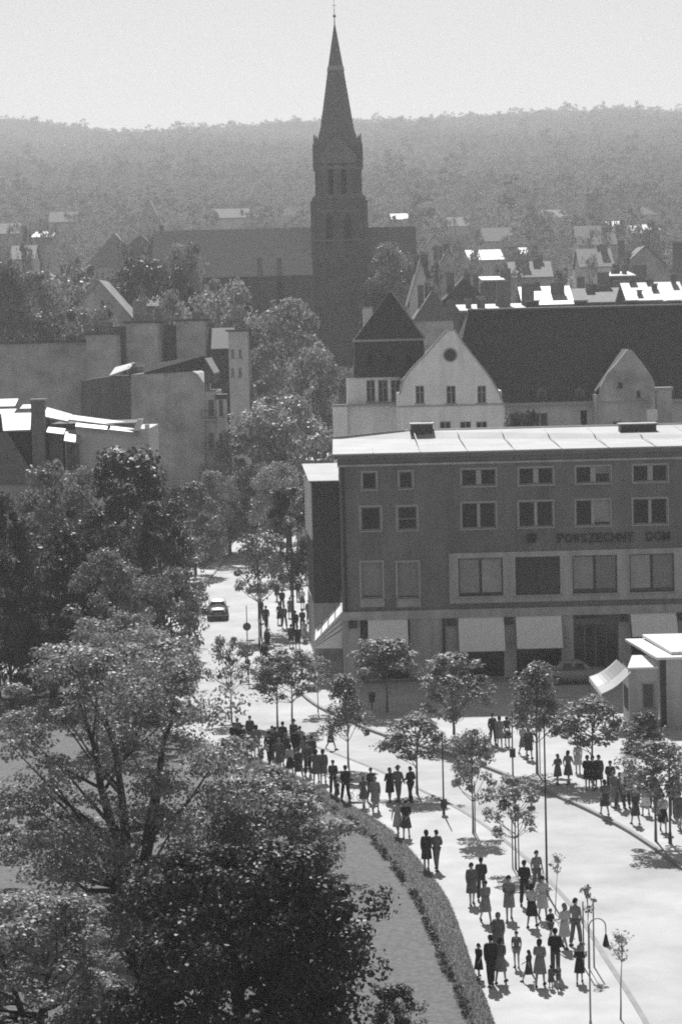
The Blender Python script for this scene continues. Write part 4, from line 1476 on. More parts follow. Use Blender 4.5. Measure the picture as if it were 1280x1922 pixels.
def tree_mesh(seed, H, R, base, ncl, per, leaf, clr=0.2, flat_=0.6, lean=0.0, prof='round', trunk_r=0.2, stems=1, limbs=22, bark=None, lm=None, up=0.75, xs_=1.0, gap=0.0):
    """returns (trunk mesh, crown mesh); crown reaches H high and R wide, starting at height base"""
    rng = np.random.default_rng(seed)
    P = []
    tries = 0
    while len(P) < ncl and tries < ncl * 40:
        tries += 1
        t = rng.uniform(0, 1)
        if prof == 'round':
            r = math.sqrt(max(0, 1 - ((t - .42) / .6) ** 2))
        elif prof == 'dome':
            r = math.sqrt(max(0, 1 - (t * .96) ** 2)) * (0.85 + .15 * t)
        elif prof == 'cone':
            r = (1 - t) ** .8 * .95 + .06
        elif prof == 'egg':
            r = math.sin(math.pi * min(1, (t * .86 + .14))) ** .7
        elif prof == 'tall':
            r = (1 - abs(t - .4) ** 1.6 * 1.7)
        r = max(r, .05)
        a = rng.uniform(0, 2 * math.pi)
        rad = r * R * rng.uniform(.25, 1) ** .45 * (1 + .34 * math.sin(3 * a + seed) * math.sin(5 * t + seed * 1.7))
        z = base + t * (H - base)
        p = np.array([math.cos(a) * rad * xs_, math.sin(a) * rad, z + .06 * H * math.sin(2 * a + seed)])
        if gap and any(np.linalg.norm((p - q) * (1, 1, 1.4)) < gap for q in P):
            continue
        P.append(p)
    P = np.array(P)
    Rc = clr * R * rng.uniform(.45, 1.45, len(P))
    P[:, 2] = np.minimum(P[:, 2], H - Rc * flat_ * .8)
    C, N = cluster_leaves(P, Rc, per, rng, flat_, up)
    V, Fq_ = leaf_quads(C, N, leaf, rng)
    crown = np_mesh('crown', V, Fq_, lm or M_LEAF)
    mb = MB()
    for s in range(stems):
        a = 2 * math.pi * s / max(1, stems) + seed
        o = 0 if stems == 1 else R * .06
        sp = 0 if stems == 1 else R * .28
        hz = base + (H - base) * .72
        pts = [(math.cos(a) * o, math.sin(a) * o, -.15)]
        for q in range(1, 6):
            t = q / 5
            pts.append((math.cos(a) * (o + sp * t ** 1.3) + rng.normal(0, .03 * R) * t, math.sin(a) * (o + sp * t ** 1.3) + rng.normal(0, .03 * R) * t, hz * t))
        mb.tube(pts, [trunk_r * (1.15 if q == 0 else 1 - .8 * q / 5) for q in range(6)], 7)
        idx = rng.choice(len(P), min(limbs // stems, len(P)), replace=False)
        for i in idx:
            c = P[i]
            z0 = max(base * .75, min(hz * .95, c[2] - abs(rng.normal(.25, .1)) * (H - base) - .2))
            t = min(1, max(0, z0 / hz))
            k = min(4, int(t * 5))
            fr = t * 5 - k
            A = Vector(pts[k]).lerp(Vector(pts[k + 1]), fr)
            B = Vector(c)
            Mid = A.lerp(B, .55) + Vector((0, 0, -.06 * (B - A).length)) + Vector(rng.normal(0, .05, 3) * R * .3)
            r0 = trunk_r * (1 - .8 * t) * .5
            mb.tube([A, Mid, B], [max(r0, .02), max(r0 * .6, .015), .012], 5)
    trunk = mb.mesh('trunk', bark or M_BARK)
    return trunk, crown


def plant_tree(name, meshes, loc, label, cat='tree', group=None, sc=1.0, rz=0.0, sz=None):
    o = bpy.data.objects.new(name, None)
    COL.objects.link(o)
    o.location = loc
    o.rotation_euler = (0, 0, rz)
    o.scale = (sc, sc, sz if sz else sc)
    o.empty_display_size = .3
    tag(o, label, cat, group)
    obj('trunk', meshes[0], o)
    obj('crown', meshes[1], o)
    return o


BROAD = [tree_mesh(11, 11, 4.4, 2.2, 85, 120, .33, .25, .6, trunk_r=.24),
         tree_mesh(12, 11, 4.2, 1.8, 90, 115, .33, .23, .55, prof='egg', trunk_r=.24),
         tree_mesh(13, 11, 4.6, 2.4, 80, 120, .33, .26, .5, prof='dome', trunk_r=.26),
         tree_mesh(14, 12, 3.3, 1.8, 80, 115, .32, .3, .65, prof='tall', trunk_r=.22)]
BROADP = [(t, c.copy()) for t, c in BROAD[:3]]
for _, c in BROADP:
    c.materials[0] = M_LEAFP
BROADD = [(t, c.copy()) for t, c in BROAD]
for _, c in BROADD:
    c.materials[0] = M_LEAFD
M_LEAFHILL = leaf_mat('leaf_hill', .17, trans=.5, rand=.12, spec=0)
FAR = [tree_mesh(31, 11, 5.0, 1.5, 46, 34, .55, .27, .65, up=1.0, limbs=4, lm=M_LEAFFAR),
       tree_mesh(32, 11, 4.6, 1.0, 46, 34, .55, .27, .65, up=1.0, prof='egg', limbs=4, lm=M_LEAFFAR),
       tree_mesh(33, 13, 3.2, 1.5, 40, 32, .55, .33, .7, up=1.0, prof='tall', limbs=4, lm=M_LEAFFAR)]
STREET = [tree_mesh(41, 4.8, 1.35, 1.9, 52, 80, .16, .29, .85, prof='egg', trunk_r=.055, bark=M_BARKPALE, limbs=30, gap=.2),
          tree_mesh(42, 4.8, 1.3, 2.1, 34, 80, .16, .29, .8, trunk_r=.05, bark=M_BARKPALE, limbs=30, gap=.28),
          tree_mesh(43, 4.8, 1.25, 1.5, 62, 80, .16, .29, .95, prof='tall', trunk_r=.055, bark=M_BARKPALE, limbs=34, gap=.18),
          tree_mesh(44, 4.8, 1.4, 2.0, 38, 80, .16, .27, .75, prof='dome', trunk_r=.05, bark=M_BARKPALE, limbs=30, gap=.25),
          tree_mesh(45, 4.8, 1.3, 1.7, 46, 80, .16, .3, 1.0, prof='cone', trunk_r=.055, bark=M_BARKPALE, limbs=30, gap=.2)]
AVENUE = [tree_mesh(81, 11, 4.0, 4.4, 70, 110, .3, .25, .65, prof='egg', trunk_r=.2),
          tree_mesh(82, 11, 4.2, 4.8, 64, 110, .3, .26, .6, trunk_r=.2)]
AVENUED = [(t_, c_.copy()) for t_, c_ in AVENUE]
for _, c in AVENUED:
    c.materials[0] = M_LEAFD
SAPLING = [tree_mesh(51, 2.9, .5, 2.1, 8, 16, .15, .5, .6, trunk_r=.03, bark=M_BARKPALE, limbs=6),
           tree_mesh(52, 2.8, .55, 1.95, 9, 12, .16, .5, .6, prof='egg', trunk_r=.03, bark=M_BARKPALE, limbs=7)]


def px_tree(kind, k, pxc, ytop, width, D, label, H0=11.0, R0=4.4, group=None, cat='tree', name='broadleaf_tree', rz=None):
    """tree whose crown top meets photo row ytop and whose crown is `width` photo pixels wide at distance D"""
    p = at(pxc, ytop, D)
    z0 = tz(p.x, D)
    H = p.z - z0
    sc = (width / ppm(D)) / (2 * R0) * (1.3 if D > 240 else 1.08)
    return plant_tree(name, kind[k % len(kind)], (p.x, D, z0), label, cat, group, sc=sc, sz=H / H0, rz=random.uniform(0, 6.28) if rz is None else rz)


random.seed(5)
# street trees on stakes: (base px, base py, top py, crown width px, mesh, label)
ST = [
    (435, 1352, 1190, 84, 1, 'young street tree nearest the sign post with the round disc'),
    (521, 1362, 1228, 92, 0, 'left of two young street trees behind the walking crowd'),
    (549, 1366, 1216, 104, 3, 'right of two young street trees behind the walking crowd'),
    (654, 1440, 1262, 94, 4, 'thin young street tree beside the lone woman crossing the road'),
    (727, 1338, 1196, 118, 0, 'dark young tree in the shade by the corner shop blind'),
    (783, 1490, 1338, 122, 0, 'round-headed young tree by the three people in dark clothes'),
    (888, 1565, 1368, 106, 3, 'young tree with wide spreading crown above its own round shadow'),
    (968, 1632, 1452, 104, 1, 'thin young tree tied to two stakes beside the tall lamp post'),
    (852, 1392, 1224, 140, 2, 'bushy young tree in front of the second shop blind'),
    (1008, 1452, 1240, 128, 4, 'bushy young tree in front of the third shop blind'),
    (1112, 1470, 1306, 136, 0, 'bushy young tree beside the kiosk awning'),
    (1231, 1580, 1386, 136, 0, 'full young tree on the kerb before the kiosk'),
    (490, 1192, 1000, 100, 3, 'young street tree behind the small dark car'),
    (597, 1335, 1232, 56, 1, 'thin young tree by the striped corner awning'),
]
for bx, by, ty, w, k, lab in ST:
    b = G(bx, by, .125)
    s = ppm(b.y)
    sc = (w / s) / 2.55
    plant_tree('street_tree', STREET[k], b, lab, 'tree', 'young trees along the kerbs', sc=sc, sz=((by - ty) / s) / 4.8, rz=random.uniform(0, 6))
for bx, by, ty, w, k, lab, tilt in ((1105, 1818, 1660, 46, 0, 'sapling between two pale stakes by the arched lamp', 0),
                                    (1165, 1915, 1742, 62, 1, 'bent sapling on the kerb right of the arched lamp', .06),
                                    (1042, 1716, 1600, 36, 1, 'leaning sapling beside the tall lamp post', .14)):
    b = G(bx, by, .125)
    s = ppm(b.y)
    o = plant_tree('sapling', SAPLING[k], b, lab, 'sapling', 'saplings on the near pavement', sc=(w / s) / 1.05, sz=((by - ty) / s) / 2.85, rz=k)
    o.rotation_euler = (0, tilt, k)
# tree stakes: each its own thing, tied beside its tree
stk = MB().cyl((0, 0), .03, -.1, 2.35, 6, .024).mesh('tree_stake', M_WOOD)
for n_, (bx, by, dx, lab) in enumerate(((968, 1632, -.12, 'left wooden stake tied to the thin tree by the tall lamp'), (968, 1632, .14, 'right wooden stake tied to the thin tree by the tall lamp'),
                                        (1105, 1818, -.16, 'left pale stake beside the sapling near the arched lamp'), (1105, 1818, .2, 'right pale stake beside the sapling near the arched lamp'),
                                        (1008, 1452, .16, 'wooden stake under the bushy tree before the third shop blind'), (888, 1565, .1, 'wooden stake tied to the wide spreading young tree'))):
    b = G(bx, by, .125)
    o = obj('tree_stake', stk, None, (b.x + dx, b.y + .1, .125))
    tag(o, lab, 'stake', 'wooden stakes holding young trees')

# dark clipped bush before the kiosk, small shrub at the bottom edge
SHRUB = tree_mesh(61, 2.2, 1.35, .15, 60, 60, .16, .3, .75, prof='dome', trunk_r=.05, limbs=10, lm=M_LEAFD)
b = G(1208, 1412, .125)
plant_tree('shrub', SHRUB, b, 'dark rounded shrub in front of the kiosk wall', 'shrub', sc=.95)
b = G(742, 1935, .16)
plant_tree('shrub', SHRUB, b, 'small dark shrub on the lawn edge at the bottom', 'shrub', sc=.66, rz=2)

# big foreground trees
T1 = tree_mesh(71, 10.6, 6.2, 1.2, 185, 260, .175, .17, .42, prof='dome', trunk_r=.3, stems=3, limbs=38, gap=.6, up=.9)
b = G(245, 1712)
plant_tree('spreading_tree', T1, (b.x, b.y, .1), 'large spreading tree with layered foliage and several dark stems on the lawn', 'tree', rz=.6)
T1b = tree_mesh(72, 5.2, 4.4, .5, 110, 190, .2, .19, .45, prof='dome', trunk_r=.16, stems=2, limbs=30, gap=.4, up=.9)
b = G(492, 1672)
plant_tree('spreading_tree', T1b, (b.x, b.y, .1), 'lower pale spreading tree reaching over the lawn towards the hedge', 'tree', rz=2.1, sc=.88, sz=.9)
b = G(60, 1935)
plant_tree('spreading_tree', T1b, (b.x, b.y, .1), 'low leafy tree in the bottom left corner', 'tree', rz=.4, sc=.85, sz=.85)
T2 = tree_mesh(73, 6.7, 4.5, .2, 300, 230, .17, .16, .7, up=.25, prof='dome', trunk_r=.25, limbs=40, lm=leaf_mat('leaf_deep', .055, trans=.15), gap=.3)
b = G(452, 2005)
plant_tree('dense_shrub_tree', T2, (b.x, b.y, .1), 'dense dark rounded tree in the bottom foreground', 'tree', rz=1.0)

# dense trees at the left, and along the street
LT = [
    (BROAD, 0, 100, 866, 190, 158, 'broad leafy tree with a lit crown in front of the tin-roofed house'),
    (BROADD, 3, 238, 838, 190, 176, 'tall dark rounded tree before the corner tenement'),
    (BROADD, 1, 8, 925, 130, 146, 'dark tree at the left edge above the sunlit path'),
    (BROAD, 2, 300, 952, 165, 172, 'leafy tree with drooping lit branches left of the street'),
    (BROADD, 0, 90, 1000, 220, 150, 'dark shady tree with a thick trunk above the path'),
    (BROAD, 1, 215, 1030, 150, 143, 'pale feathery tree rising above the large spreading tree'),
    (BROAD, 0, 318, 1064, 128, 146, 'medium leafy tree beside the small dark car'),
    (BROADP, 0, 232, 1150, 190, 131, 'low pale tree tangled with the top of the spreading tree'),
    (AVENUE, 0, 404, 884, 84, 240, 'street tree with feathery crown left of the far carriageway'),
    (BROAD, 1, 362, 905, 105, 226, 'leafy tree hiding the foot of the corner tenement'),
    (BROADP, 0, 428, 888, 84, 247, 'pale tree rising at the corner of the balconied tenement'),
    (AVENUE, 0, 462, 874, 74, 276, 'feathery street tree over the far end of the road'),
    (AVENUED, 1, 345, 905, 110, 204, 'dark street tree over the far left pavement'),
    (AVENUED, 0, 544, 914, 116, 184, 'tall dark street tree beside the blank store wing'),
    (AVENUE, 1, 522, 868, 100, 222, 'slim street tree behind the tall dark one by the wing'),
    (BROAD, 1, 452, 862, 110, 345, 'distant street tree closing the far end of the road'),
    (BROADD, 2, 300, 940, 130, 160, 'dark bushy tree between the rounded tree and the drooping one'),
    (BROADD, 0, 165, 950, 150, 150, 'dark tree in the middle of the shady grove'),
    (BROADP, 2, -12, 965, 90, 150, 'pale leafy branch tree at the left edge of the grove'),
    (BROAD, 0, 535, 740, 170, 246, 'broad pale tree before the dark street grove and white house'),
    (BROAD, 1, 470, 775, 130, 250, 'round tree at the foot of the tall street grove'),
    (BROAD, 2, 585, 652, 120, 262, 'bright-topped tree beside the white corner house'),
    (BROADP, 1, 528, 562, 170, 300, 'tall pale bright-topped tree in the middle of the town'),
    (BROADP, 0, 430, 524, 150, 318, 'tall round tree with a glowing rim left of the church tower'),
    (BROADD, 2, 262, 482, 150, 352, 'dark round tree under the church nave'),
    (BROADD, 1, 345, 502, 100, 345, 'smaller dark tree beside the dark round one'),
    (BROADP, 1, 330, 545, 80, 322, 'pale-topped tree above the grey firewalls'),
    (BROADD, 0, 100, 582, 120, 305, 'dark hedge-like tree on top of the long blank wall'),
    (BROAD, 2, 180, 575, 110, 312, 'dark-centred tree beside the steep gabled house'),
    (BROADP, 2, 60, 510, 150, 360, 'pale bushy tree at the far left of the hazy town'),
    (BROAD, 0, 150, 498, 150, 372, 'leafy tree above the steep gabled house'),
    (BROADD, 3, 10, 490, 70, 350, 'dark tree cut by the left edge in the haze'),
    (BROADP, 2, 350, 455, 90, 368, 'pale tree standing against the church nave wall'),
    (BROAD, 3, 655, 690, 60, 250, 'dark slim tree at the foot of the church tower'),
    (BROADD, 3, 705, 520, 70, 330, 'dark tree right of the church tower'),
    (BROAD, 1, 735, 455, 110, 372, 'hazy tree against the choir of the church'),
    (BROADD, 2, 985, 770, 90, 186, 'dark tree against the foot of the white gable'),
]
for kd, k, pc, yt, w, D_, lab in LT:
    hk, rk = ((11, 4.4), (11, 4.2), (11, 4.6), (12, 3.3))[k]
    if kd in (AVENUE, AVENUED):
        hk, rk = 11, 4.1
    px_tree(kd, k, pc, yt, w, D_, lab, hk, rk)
# trunks in the shady grove are seen on their own: a pale birch stem and a tilted dark one
# hazy town trees
rg = np.random.default_rng(8)
n_ = 0
for a_, b_, D_, ze_ in FAR_SPOTS:
    for k in range(3):
        x = a_ + (b_ - a_) * (k + rg.uniform(-.3, .3)) / 2
        dd = D_ - rg.uniform(5, 16)
        z0 = tz(x, dd)
        top = ze_ - z0 + (rg.uniform(.5, 3.0) if k != 1 else rg.uniform(-4.5, -2))
        kk = int(rg.integers(0, 2))
        sc = rg.uniform(.55, .85)
        plant_tree('town_tree', FAR[kk], (x, dd, z0), 'hazy broadleaf tree among the houses below the hills', 'tree', 'hazy trees among the far houses', sc=sc, sz=max(.5, top / 11), rz=rg.uniform(0, 6))
for i in range(170):
    D_ = rg.uniform(385, 680)
    pc = rg.uniform(-60, 1340)
    if 270 < pc < 800 and D_ < 395:
        continue
    p = at(pc, 500, D_)
    if 860 < pc < 1260 and (D_ < 420 or rg.uniform() < .5):
        continue
    z0 = tz(p.x, D_)
    sc = rg.uniform(.6, 1.25)
    k = int(rg.integers(0, 3))
    kd = FAR if D_ > 560 else (BROADP if rg.uniform() < .6 else BROAD)
    plant_tree('town_tree', kd[k], (p.x, D_, z0), 'hazy broadleaf tree among the houses below the hills', 'tree', 'hazy trees among the far houses', sc=sc * 1.1, sz=sc * rg.uniform(.8, 1.15), rz=rg.uniform(0, 6))
    n_ += 1


# wooded hills: one mass of trees
def forest():
    rng = np.random.default_rng(3)
    pts = []
    N = 64000
    X = rng.uniform(-500, 500, N)
    Y = 600 + 2130 * rng.uniform(0, 1, N) ** .8
    nz_ = np.sin(X * .05 + Y * .021) * np.sin(X * .023 - Y * .034 + 1) + .6 * np.sin(X * .11 + 2) * np.sin(Y * .06)
    dens = np.clip(.75 + .5 * nz_, .12, 1) * np.interp(Y, [600, 950, 1100], [.45, .6, 1])
    keep = (np.abs(X) < Y * .155 + 45) & (rng.uniform(0, 1, N) < dens)
    X, Y = X[keep], Y[keep]
    Z = terrain(X, Y)
    me = bpy.data.meshes.new('forest')
    me.from_pydata(list(zip(X.tolist(), Y.tolist(), Z.tolist())), [], [])
    S = rng.uniform(.5, 1.2, len(X)) * (1 + .22 * np.sin(X * .031 + Y * .017)) * np.interp(Y, [600, 1200, 2600], [1.15, 1.15, 1.35]) * np.where(rng.uniform(0, 1, len(X)) < .03, 1.35, 1)
    for nm, arr in (('scl', S), ('rot', rng.uniform(0, 6.28, len(X))), ('var', rng.integers(0, 3, len(X)).astype(float))):
        at_ = me.attributes.new(nm, 'FLOAT', 'POINT')
        at_.data.foreach_set('value', arr.astype(np.float32))
    o = obj('forest', me)
    tag(o, 'hazy wooded hills closing the horizon behind the town', kind='stuff')
    ng = bpy.data.node_groups.new('forest_trees', 'GeometryNodeTree')
    ng.interface.new_socket('Geometry', in_out='INPUT', socket_type='NodeSocketGeometry')
    ng.interface.new_socket('Geometry', in_out='OUTPUT', socket_type='NodeSocketGeometry')
    nd = ng.nodes
    gi, go = nd.new('NodeGroupInput'), nd.new('NodeGroupOutput')
    jn = nd.new('GeometryNodeJoinGeometry')

    def attr(nm):
        a = nd.new('GeometryNodeInputNamedAttribute')
        a.data_type = 'FLOAT'
        a.inputs['Name'].default_value = nm
        return a.outputs['Attribute']
    cx = nd.new('ShaderNodeCombineXYZ')
    ng.links.new(attr('rot'), cx.inputs['Z'])
    for k in range(3):
        hm0 = FAR[k][1].copy()
        hm0.materials[0] = M_LEAFHILL
        ob = bpy.data.objects.new('forest_tree_kind', hm0)
        oi = nd.new('GeometryNodeObjectInfo')
        oi.inputs['Object'].default_value = ob
        oi.inputs['As Instance'].default_value = True
        cp = nd.new('FunctionNodeCompare')
        cp.data_type = 'FLOAT'
        cp.operation = 'EQUAL'
        ng.links.new(attr('var'), cp.inputs[0])
        cp.inputs[1].default_value = float(k)
        ip = nd.new('GeometryNodeInstanceOnPoints')
        ng.links.new(gi.outputs[0], ip.inputs['Points'])
        ng.links.new(cp.outputs[0], ip.inputs['Selection'])
        ng.links.new(oi.outputs['Geometry'], ip.inputs['Instance'])
        ng.links.new(cx.outputs[0], ip.inputs['Rotation'])
        ng.links.new(attr('scl'), ip.inputs['Scale'])
        ng.links.new(ip.outputs[0], jn.inputs[0])
    ng.links.new(jn.outputs[0], go.inputs[0])
    md = o.modifiers.new('trees', 'NODES')
    md.node_group = ng


forest()


# hedge: a low clipped band following the verge
def hedge():
    line = [p for p in VG if 60 < p.y < G(330, 1385).y + 1]
    rng = np.random.default_rng(21)
    P = []
    inner = []
    for i in range(len(line) - 1):
        a, b = line[i], line[i + 1]
        d = (b - a)
        nrm = Vector((d.y, -d.x)).normalized()
        if nrm.x > 0:
            nrm = -nrm
        L = d.length
        for k in range(max(1, int(L / .08))):
            t = rng.uniform()
            c = a + d * t + nrm * (np.interp(a.y, [78, 96], [.85, 1.35]) + rng.normal(0, .05))
            if math.sin((a + d * t).length * 1.3) > -.8:
                P.append((c.x, c.y, .16 + rng.uniform(.05, .36)))
    P = np.array(P)
    C, N = cluster_leaves(P, np.full(len(P), .15), 22, rng, .8, .5)
    V, F_ = leaf_quads(C, N, .065, rng)
    o = obj('hedge', np_mesh('hedge', V, F_, leaf_mat('hedge_leaf', .04, trans=.2)))
    tag(o, 'low dark clipped hedge curving along the lawn', 'hedge')


hedge()


def grass():
    """short blades over the lawn verge that is seen clearly"""
    rng = np.random.default_rng(22)
    line = [p for p in VG if 60 < p.y < G(330, 1385).y + 1]
    P = []
    for i in range(len(line) - 1):
        a, b = line[i], line[i + 1]
        d = b - a
        nrm = Vector((d.y, -d.x)).normalized()
        if nrm.x > 0:
            nrm = -nrm
        n = int(d.length * 420)
        for t, s in zip(rng.uniform(0, 1, n), rng.uniform(-.02, 1.25, n)):
            c = a + d * t + nrm * s * np.interp(a.y, [78, 96], [.62, 1])
            P.append((c.x, c.y, .16 + .05))
    P = np.array(P)
    N = rng.normal(0, 1, P.shape)
    N[:, 2] = 1.3
    V, F_ = leaf_quads(P, N, .07, rng, .35)
    o = obj('grass', np_mesh('grass', V, F_, leaf_mat('grass_blade', .125, trans=.3, spec=.05)))
    tag(o, 'longer grass of the verge between hedge and pavement', kind='stuff')


grass()


# ------------------------------------------------------------------ street furniture
def lamp_arched():
    b = G(1109, 1958, .125)
    s = ppm(b.y)
    h = (1958 - 1717) / s
    r = thing('street_lamp', b, 'arched street lamp with a hanging dark bell on the near pavement', 'street lamp')
    R = 16 / s
    mb = MB()
    pts = [(b.x, b.y, b.z - .1), (b.x, b.y, b.z + h - R)]
    rad = [.035, .022]
    for k in range(1, 10):
        t = math.pi * k / 9
        pts.append((b.x + R - math.cos(t) * R, b.y, b.z + h - R + math.sin(t) * R))
        rad.append(.02)
    pts.append((b.x + 2 * R, b.y, b.z + h - R - .28))
    rad.append(.018)
    mb.tube(pts, rad, 8)
    mb.build('pole', M_PALEMETAL, r)
    MB().cyl((b.x, b.y), .06, b.z, b.z + .7, 8, .045).build('base', M_PALEMETAL, r)
    z = b.z + h - R - .28
    lb = MB()
    lb.loft([[(b.x + 2 * R + math.cos(2 * math.pi * k / 10) * q, b.y + math.sin(2 * math.pi * k / 10) * q, zz) for k in range(10)]
             for q, zz in ((.03, z + .04), (.05, z - .03), (.08, z - .18), (.11, z - .3), (.09, z - .36))])
    lb.build('lamp_shade', M_METAL, r)


lamp_arched()


def pole(name, bx, by, ytop, rad, label, cat, kind='plain', box=None, z=.125):
    b = G(bx, by, z)
    s = ppm(b.y)
    h = (by - ytop) / s
    r = thing(name, b, label, cat)
    MB().tube([(b.x, b.y, b.z - .1), (b.x, b.y, b.z + h * .5), (b.x, b.y, b.z + h)], [rad * 1.25, rad, rad * .75], 8).build('pole', M_METAL, r)
    MB().cyl((b.x, b.y), rad * 2, b.z, b.z + .5, 8, rad * 1.4).build('base', M_METAL, r)
    if box:
        zz = b.z + (by - box) / s
        MB().box(b.x - .14, b.x + .14, b.y - .14, b.y + .14, zz - .22, zz + .22).build('switch_box', M_METAL, r)
    if kind == 'lamp':
        k = MB()
        zt = b.z + h
        k.tube([(b.x, b.y, zt - .1), (b.x - .1, b.y, zt + .25), (b.x - .5, b.y, zt + .4), (b.x - 1.0, b.y, zt + .38)], .03, 6)
        k.build('arm', M_METAL, r)
        k = MB()
        k.loft([[(b.x - 1.05 + math.cos(2 * math.pi * q / 10) * w, b.y + math.sin(2 * math.pi * q / 10) * w, zz) for q in range(10)] for w, zz in ((.05, zt + .42), (.12, zt + .32), (.2, zt + .2))])
        k.build('lamp_head', M_METAL, r)
    if kind == 'disc':
        zz = b.z + (by - 1175) / s
        k = MB()
        ring = lambda w, yy: [(b.x + math.cos(2 * math.pi * q / 18) * w, yy, zz + math.sin(2 * math.pi * q / 18) * w) for q in range(18)]
        k.loft([ring(.27, b.y - .06), ring(.27, b.y - .035)])
        k.build('sign_disc', mat('sign_grey', .12, var=.1), r)
    return r


pole('sign_post', 466, 1268, 1135, .035, 'thin post carrying a round traffic disc by the road', 'sign post', 'disc')
pole('street_lamp', 1027, 1680, 1330, .038, 'tall plain lamp post between the walkers on the near pavement', 'street lamp', 'plain')
pole('lamp_post', 833, 1530, 1372, .035, 'slim dark post with a small box low on its stem', 'post', 'plain', 1508)
pole('lamp_post', 963, 1474, 1330, .035, 'slim dark post with a box beyond the road', 'post', 'plain', 1412)
pole('lamp_post', 1258, 1584, 1398, .045, 'dark post on the kerb beside the full young tree', 'post', 'plain')
pole('lamp_post', 487, 1212, 1046, .04, 'thin post on the corner of the shopping street', 'post', 'plain')


def litter_bin(px, py, label):
    b = G(px, py, .125)
    r = thing('litter_bin', b, label, 'litter bin')
    MB().cyl((b.x, b.y), .04, b.z, b.z + .8, 6).build('post', M_METAL, r)
    MB().cyl((b.x, b.y), .17, b.z + .45, b.z + 1.0, 10, .24).build('basket', M_METAL, r)


litter_bin(698, 1332, 'dark litter bin in the shade by the shop corner')


# ------------------------------------------------------------------ cars (rounded saloons of the fifties)
def make_car(loc, rz, label, paint, roofm):
    """length along local y, front at -y"""
    r = thing('parked_car' if 'parked' in label else 'car', loc, label, 'car', rz=rz if rz else 1e-6)
    r['_org'] = (0, 0, 0)

    def sec(y, hw, zb, zt, pw=3.2, n=16):
        out = []
        for k in range(n):
            t = 2 * math.pi * k / n
            c, s = math.cos(t), math.sin(t)
            x = hw * abs(c) ** (2 / pw) * (1 if c >= 0 else -1)
            z = (zb + zt) / 2 + (zt - zb) / 2 * abs(s) ** (2 / pw) * (1 if s >= 0 else -1)
            out.append((x, y, z))
        return out
    body = MB().loft([sec(-2.15, .55, .42, .72), sec(-2.05, .72, .34, .86), sec(-1.6, .82, .28, .98), sec(-.9, .85, .26, 1.02), sec(0, .86, .25, 1.0),
                      sec(.9, .86, .26, .99), sec(1.5, .83, .28, .95), sec(1.95, .74, .34, .84), sec(2.1, .6, .4, .7)])
    body.build('body', paint, r, smooth=True)
    cab = MB().loft([sec(-.95, .66, .9, 1.06), sec(-.6, .68, .9, 1.36), sec(-.2, .68, .9, 1.52), sec(.4, .68, .9, 1.54), sec(.95, .66, .9, 1.42), sec(1.45, .6, .88, 1.1), sec(1.7, .5, .86, .96)])
    cab.build('cabin', roofm, r, smooth=True)
    for nm, y0, y1, z0, z1, w0, w1 in (('windscreen', -.9, -.52, 1.04, 1.4, .6, .52), ('rear_window', 1.42, 1.02, 1.14, 1.4, .46, .44)):
        o = .05 * (-1 if y0 < 0 else 1)
        MB().slab((-w0, y0 + o, z0), (w0, y0 + o, z0), (w1, y1 + o, z1), (-w1, y1 + o, z1), .015).build(nm, mat('car_window', .01, rough=.4, spec=.2, var=.2), r)
    for sx in (-1, 1):
        for y0, y1 in ((-.55, .12), (.2, .85)):
            m_ = MB()
            x = sx * .7
            m_.quad((x, y0, 1.05), (x, y1, 1.05), (x - sx * .03, y1 - .08, 1.38), (x - sx * .03, y0 + .12, 1.38))
            w = m_.build('side_window', M_GLASS, r)
            w.modifiers.new('thickness', 'SOLIDIFY').thickness = .02
        for y in (-1.35, 1.3):
            ring = lambda q, xx: [(xx, y + math.cos(2 * math.pi * k / 16) * q, .32 + math.sin(2 * math.pi * k / 16) * q) for k in range(16)]
            ty = MB().loft([ring(.26, sx * .68), ring(.32, sx * .7), ring(.32, sx * .84), ring(.26, sx * .86)]).build('wheel', mat('tyre_rubber', .02), r)
            MB().loft([ring(.2, sx * .862), ring(.14, sx * .88)]).build('hub_cap', M_PALEMETAL, ty)
        hl = MB()
        hr = lambda q, yy: [(sx * .52 + math.cos(2 * math.pi * k / 12) * q, yy, .74 + math.sin(2 * math.pi * k / 12) * q) for k in range(12)]
        hl.loft([hr(.11, -2.02), hr(.11, -2.13), hr(.06, -2.16)])
        hl.build('headlight', M_PALEMETAL, r, smooth=True)
    for y in (-2.22, 2.16):
        MB().box(-.78, .78, y - .05, y + .05, .4, .5).build('bumper', M_PALEMETAL, r)
    gm = MB()
    for k in range(5):
        gm.box(-.3, .3, -2.165, -2.14, .46 + k * .05, .485 + k * .05)
    gm.build('grille', M_PALEMETAL, r)
    return r


P_DARK = mat('car_paint_dark', .03, rough=.3, var=.1, spec=.5)
P_PALE = mat('car_paint_pale', .55, rough=.35, var=.08, spec=.5)
P_GREY = mat('car_paint_grey', .28, rough=.35, var=.08, spec=.5)
b = G(409, 1160, .006)
make_car((b.x, b.y, b.z), .06, 'small dark car with a pale roof driving along the street', P_DARK, P_PALE)
b = G(1092, 1300, .125)
make_car((b.x, D0 - 2.6, .125), 1.55, 'rounded grey car parked in the shade before the shop entrance', P_GREY, P_GREY)
b = G(205, 1218, .006)
make_car((b.x, b.y, .19), .5, 'pale car parked behind the leafy trees beside the path', P_PALE, P_PALE)


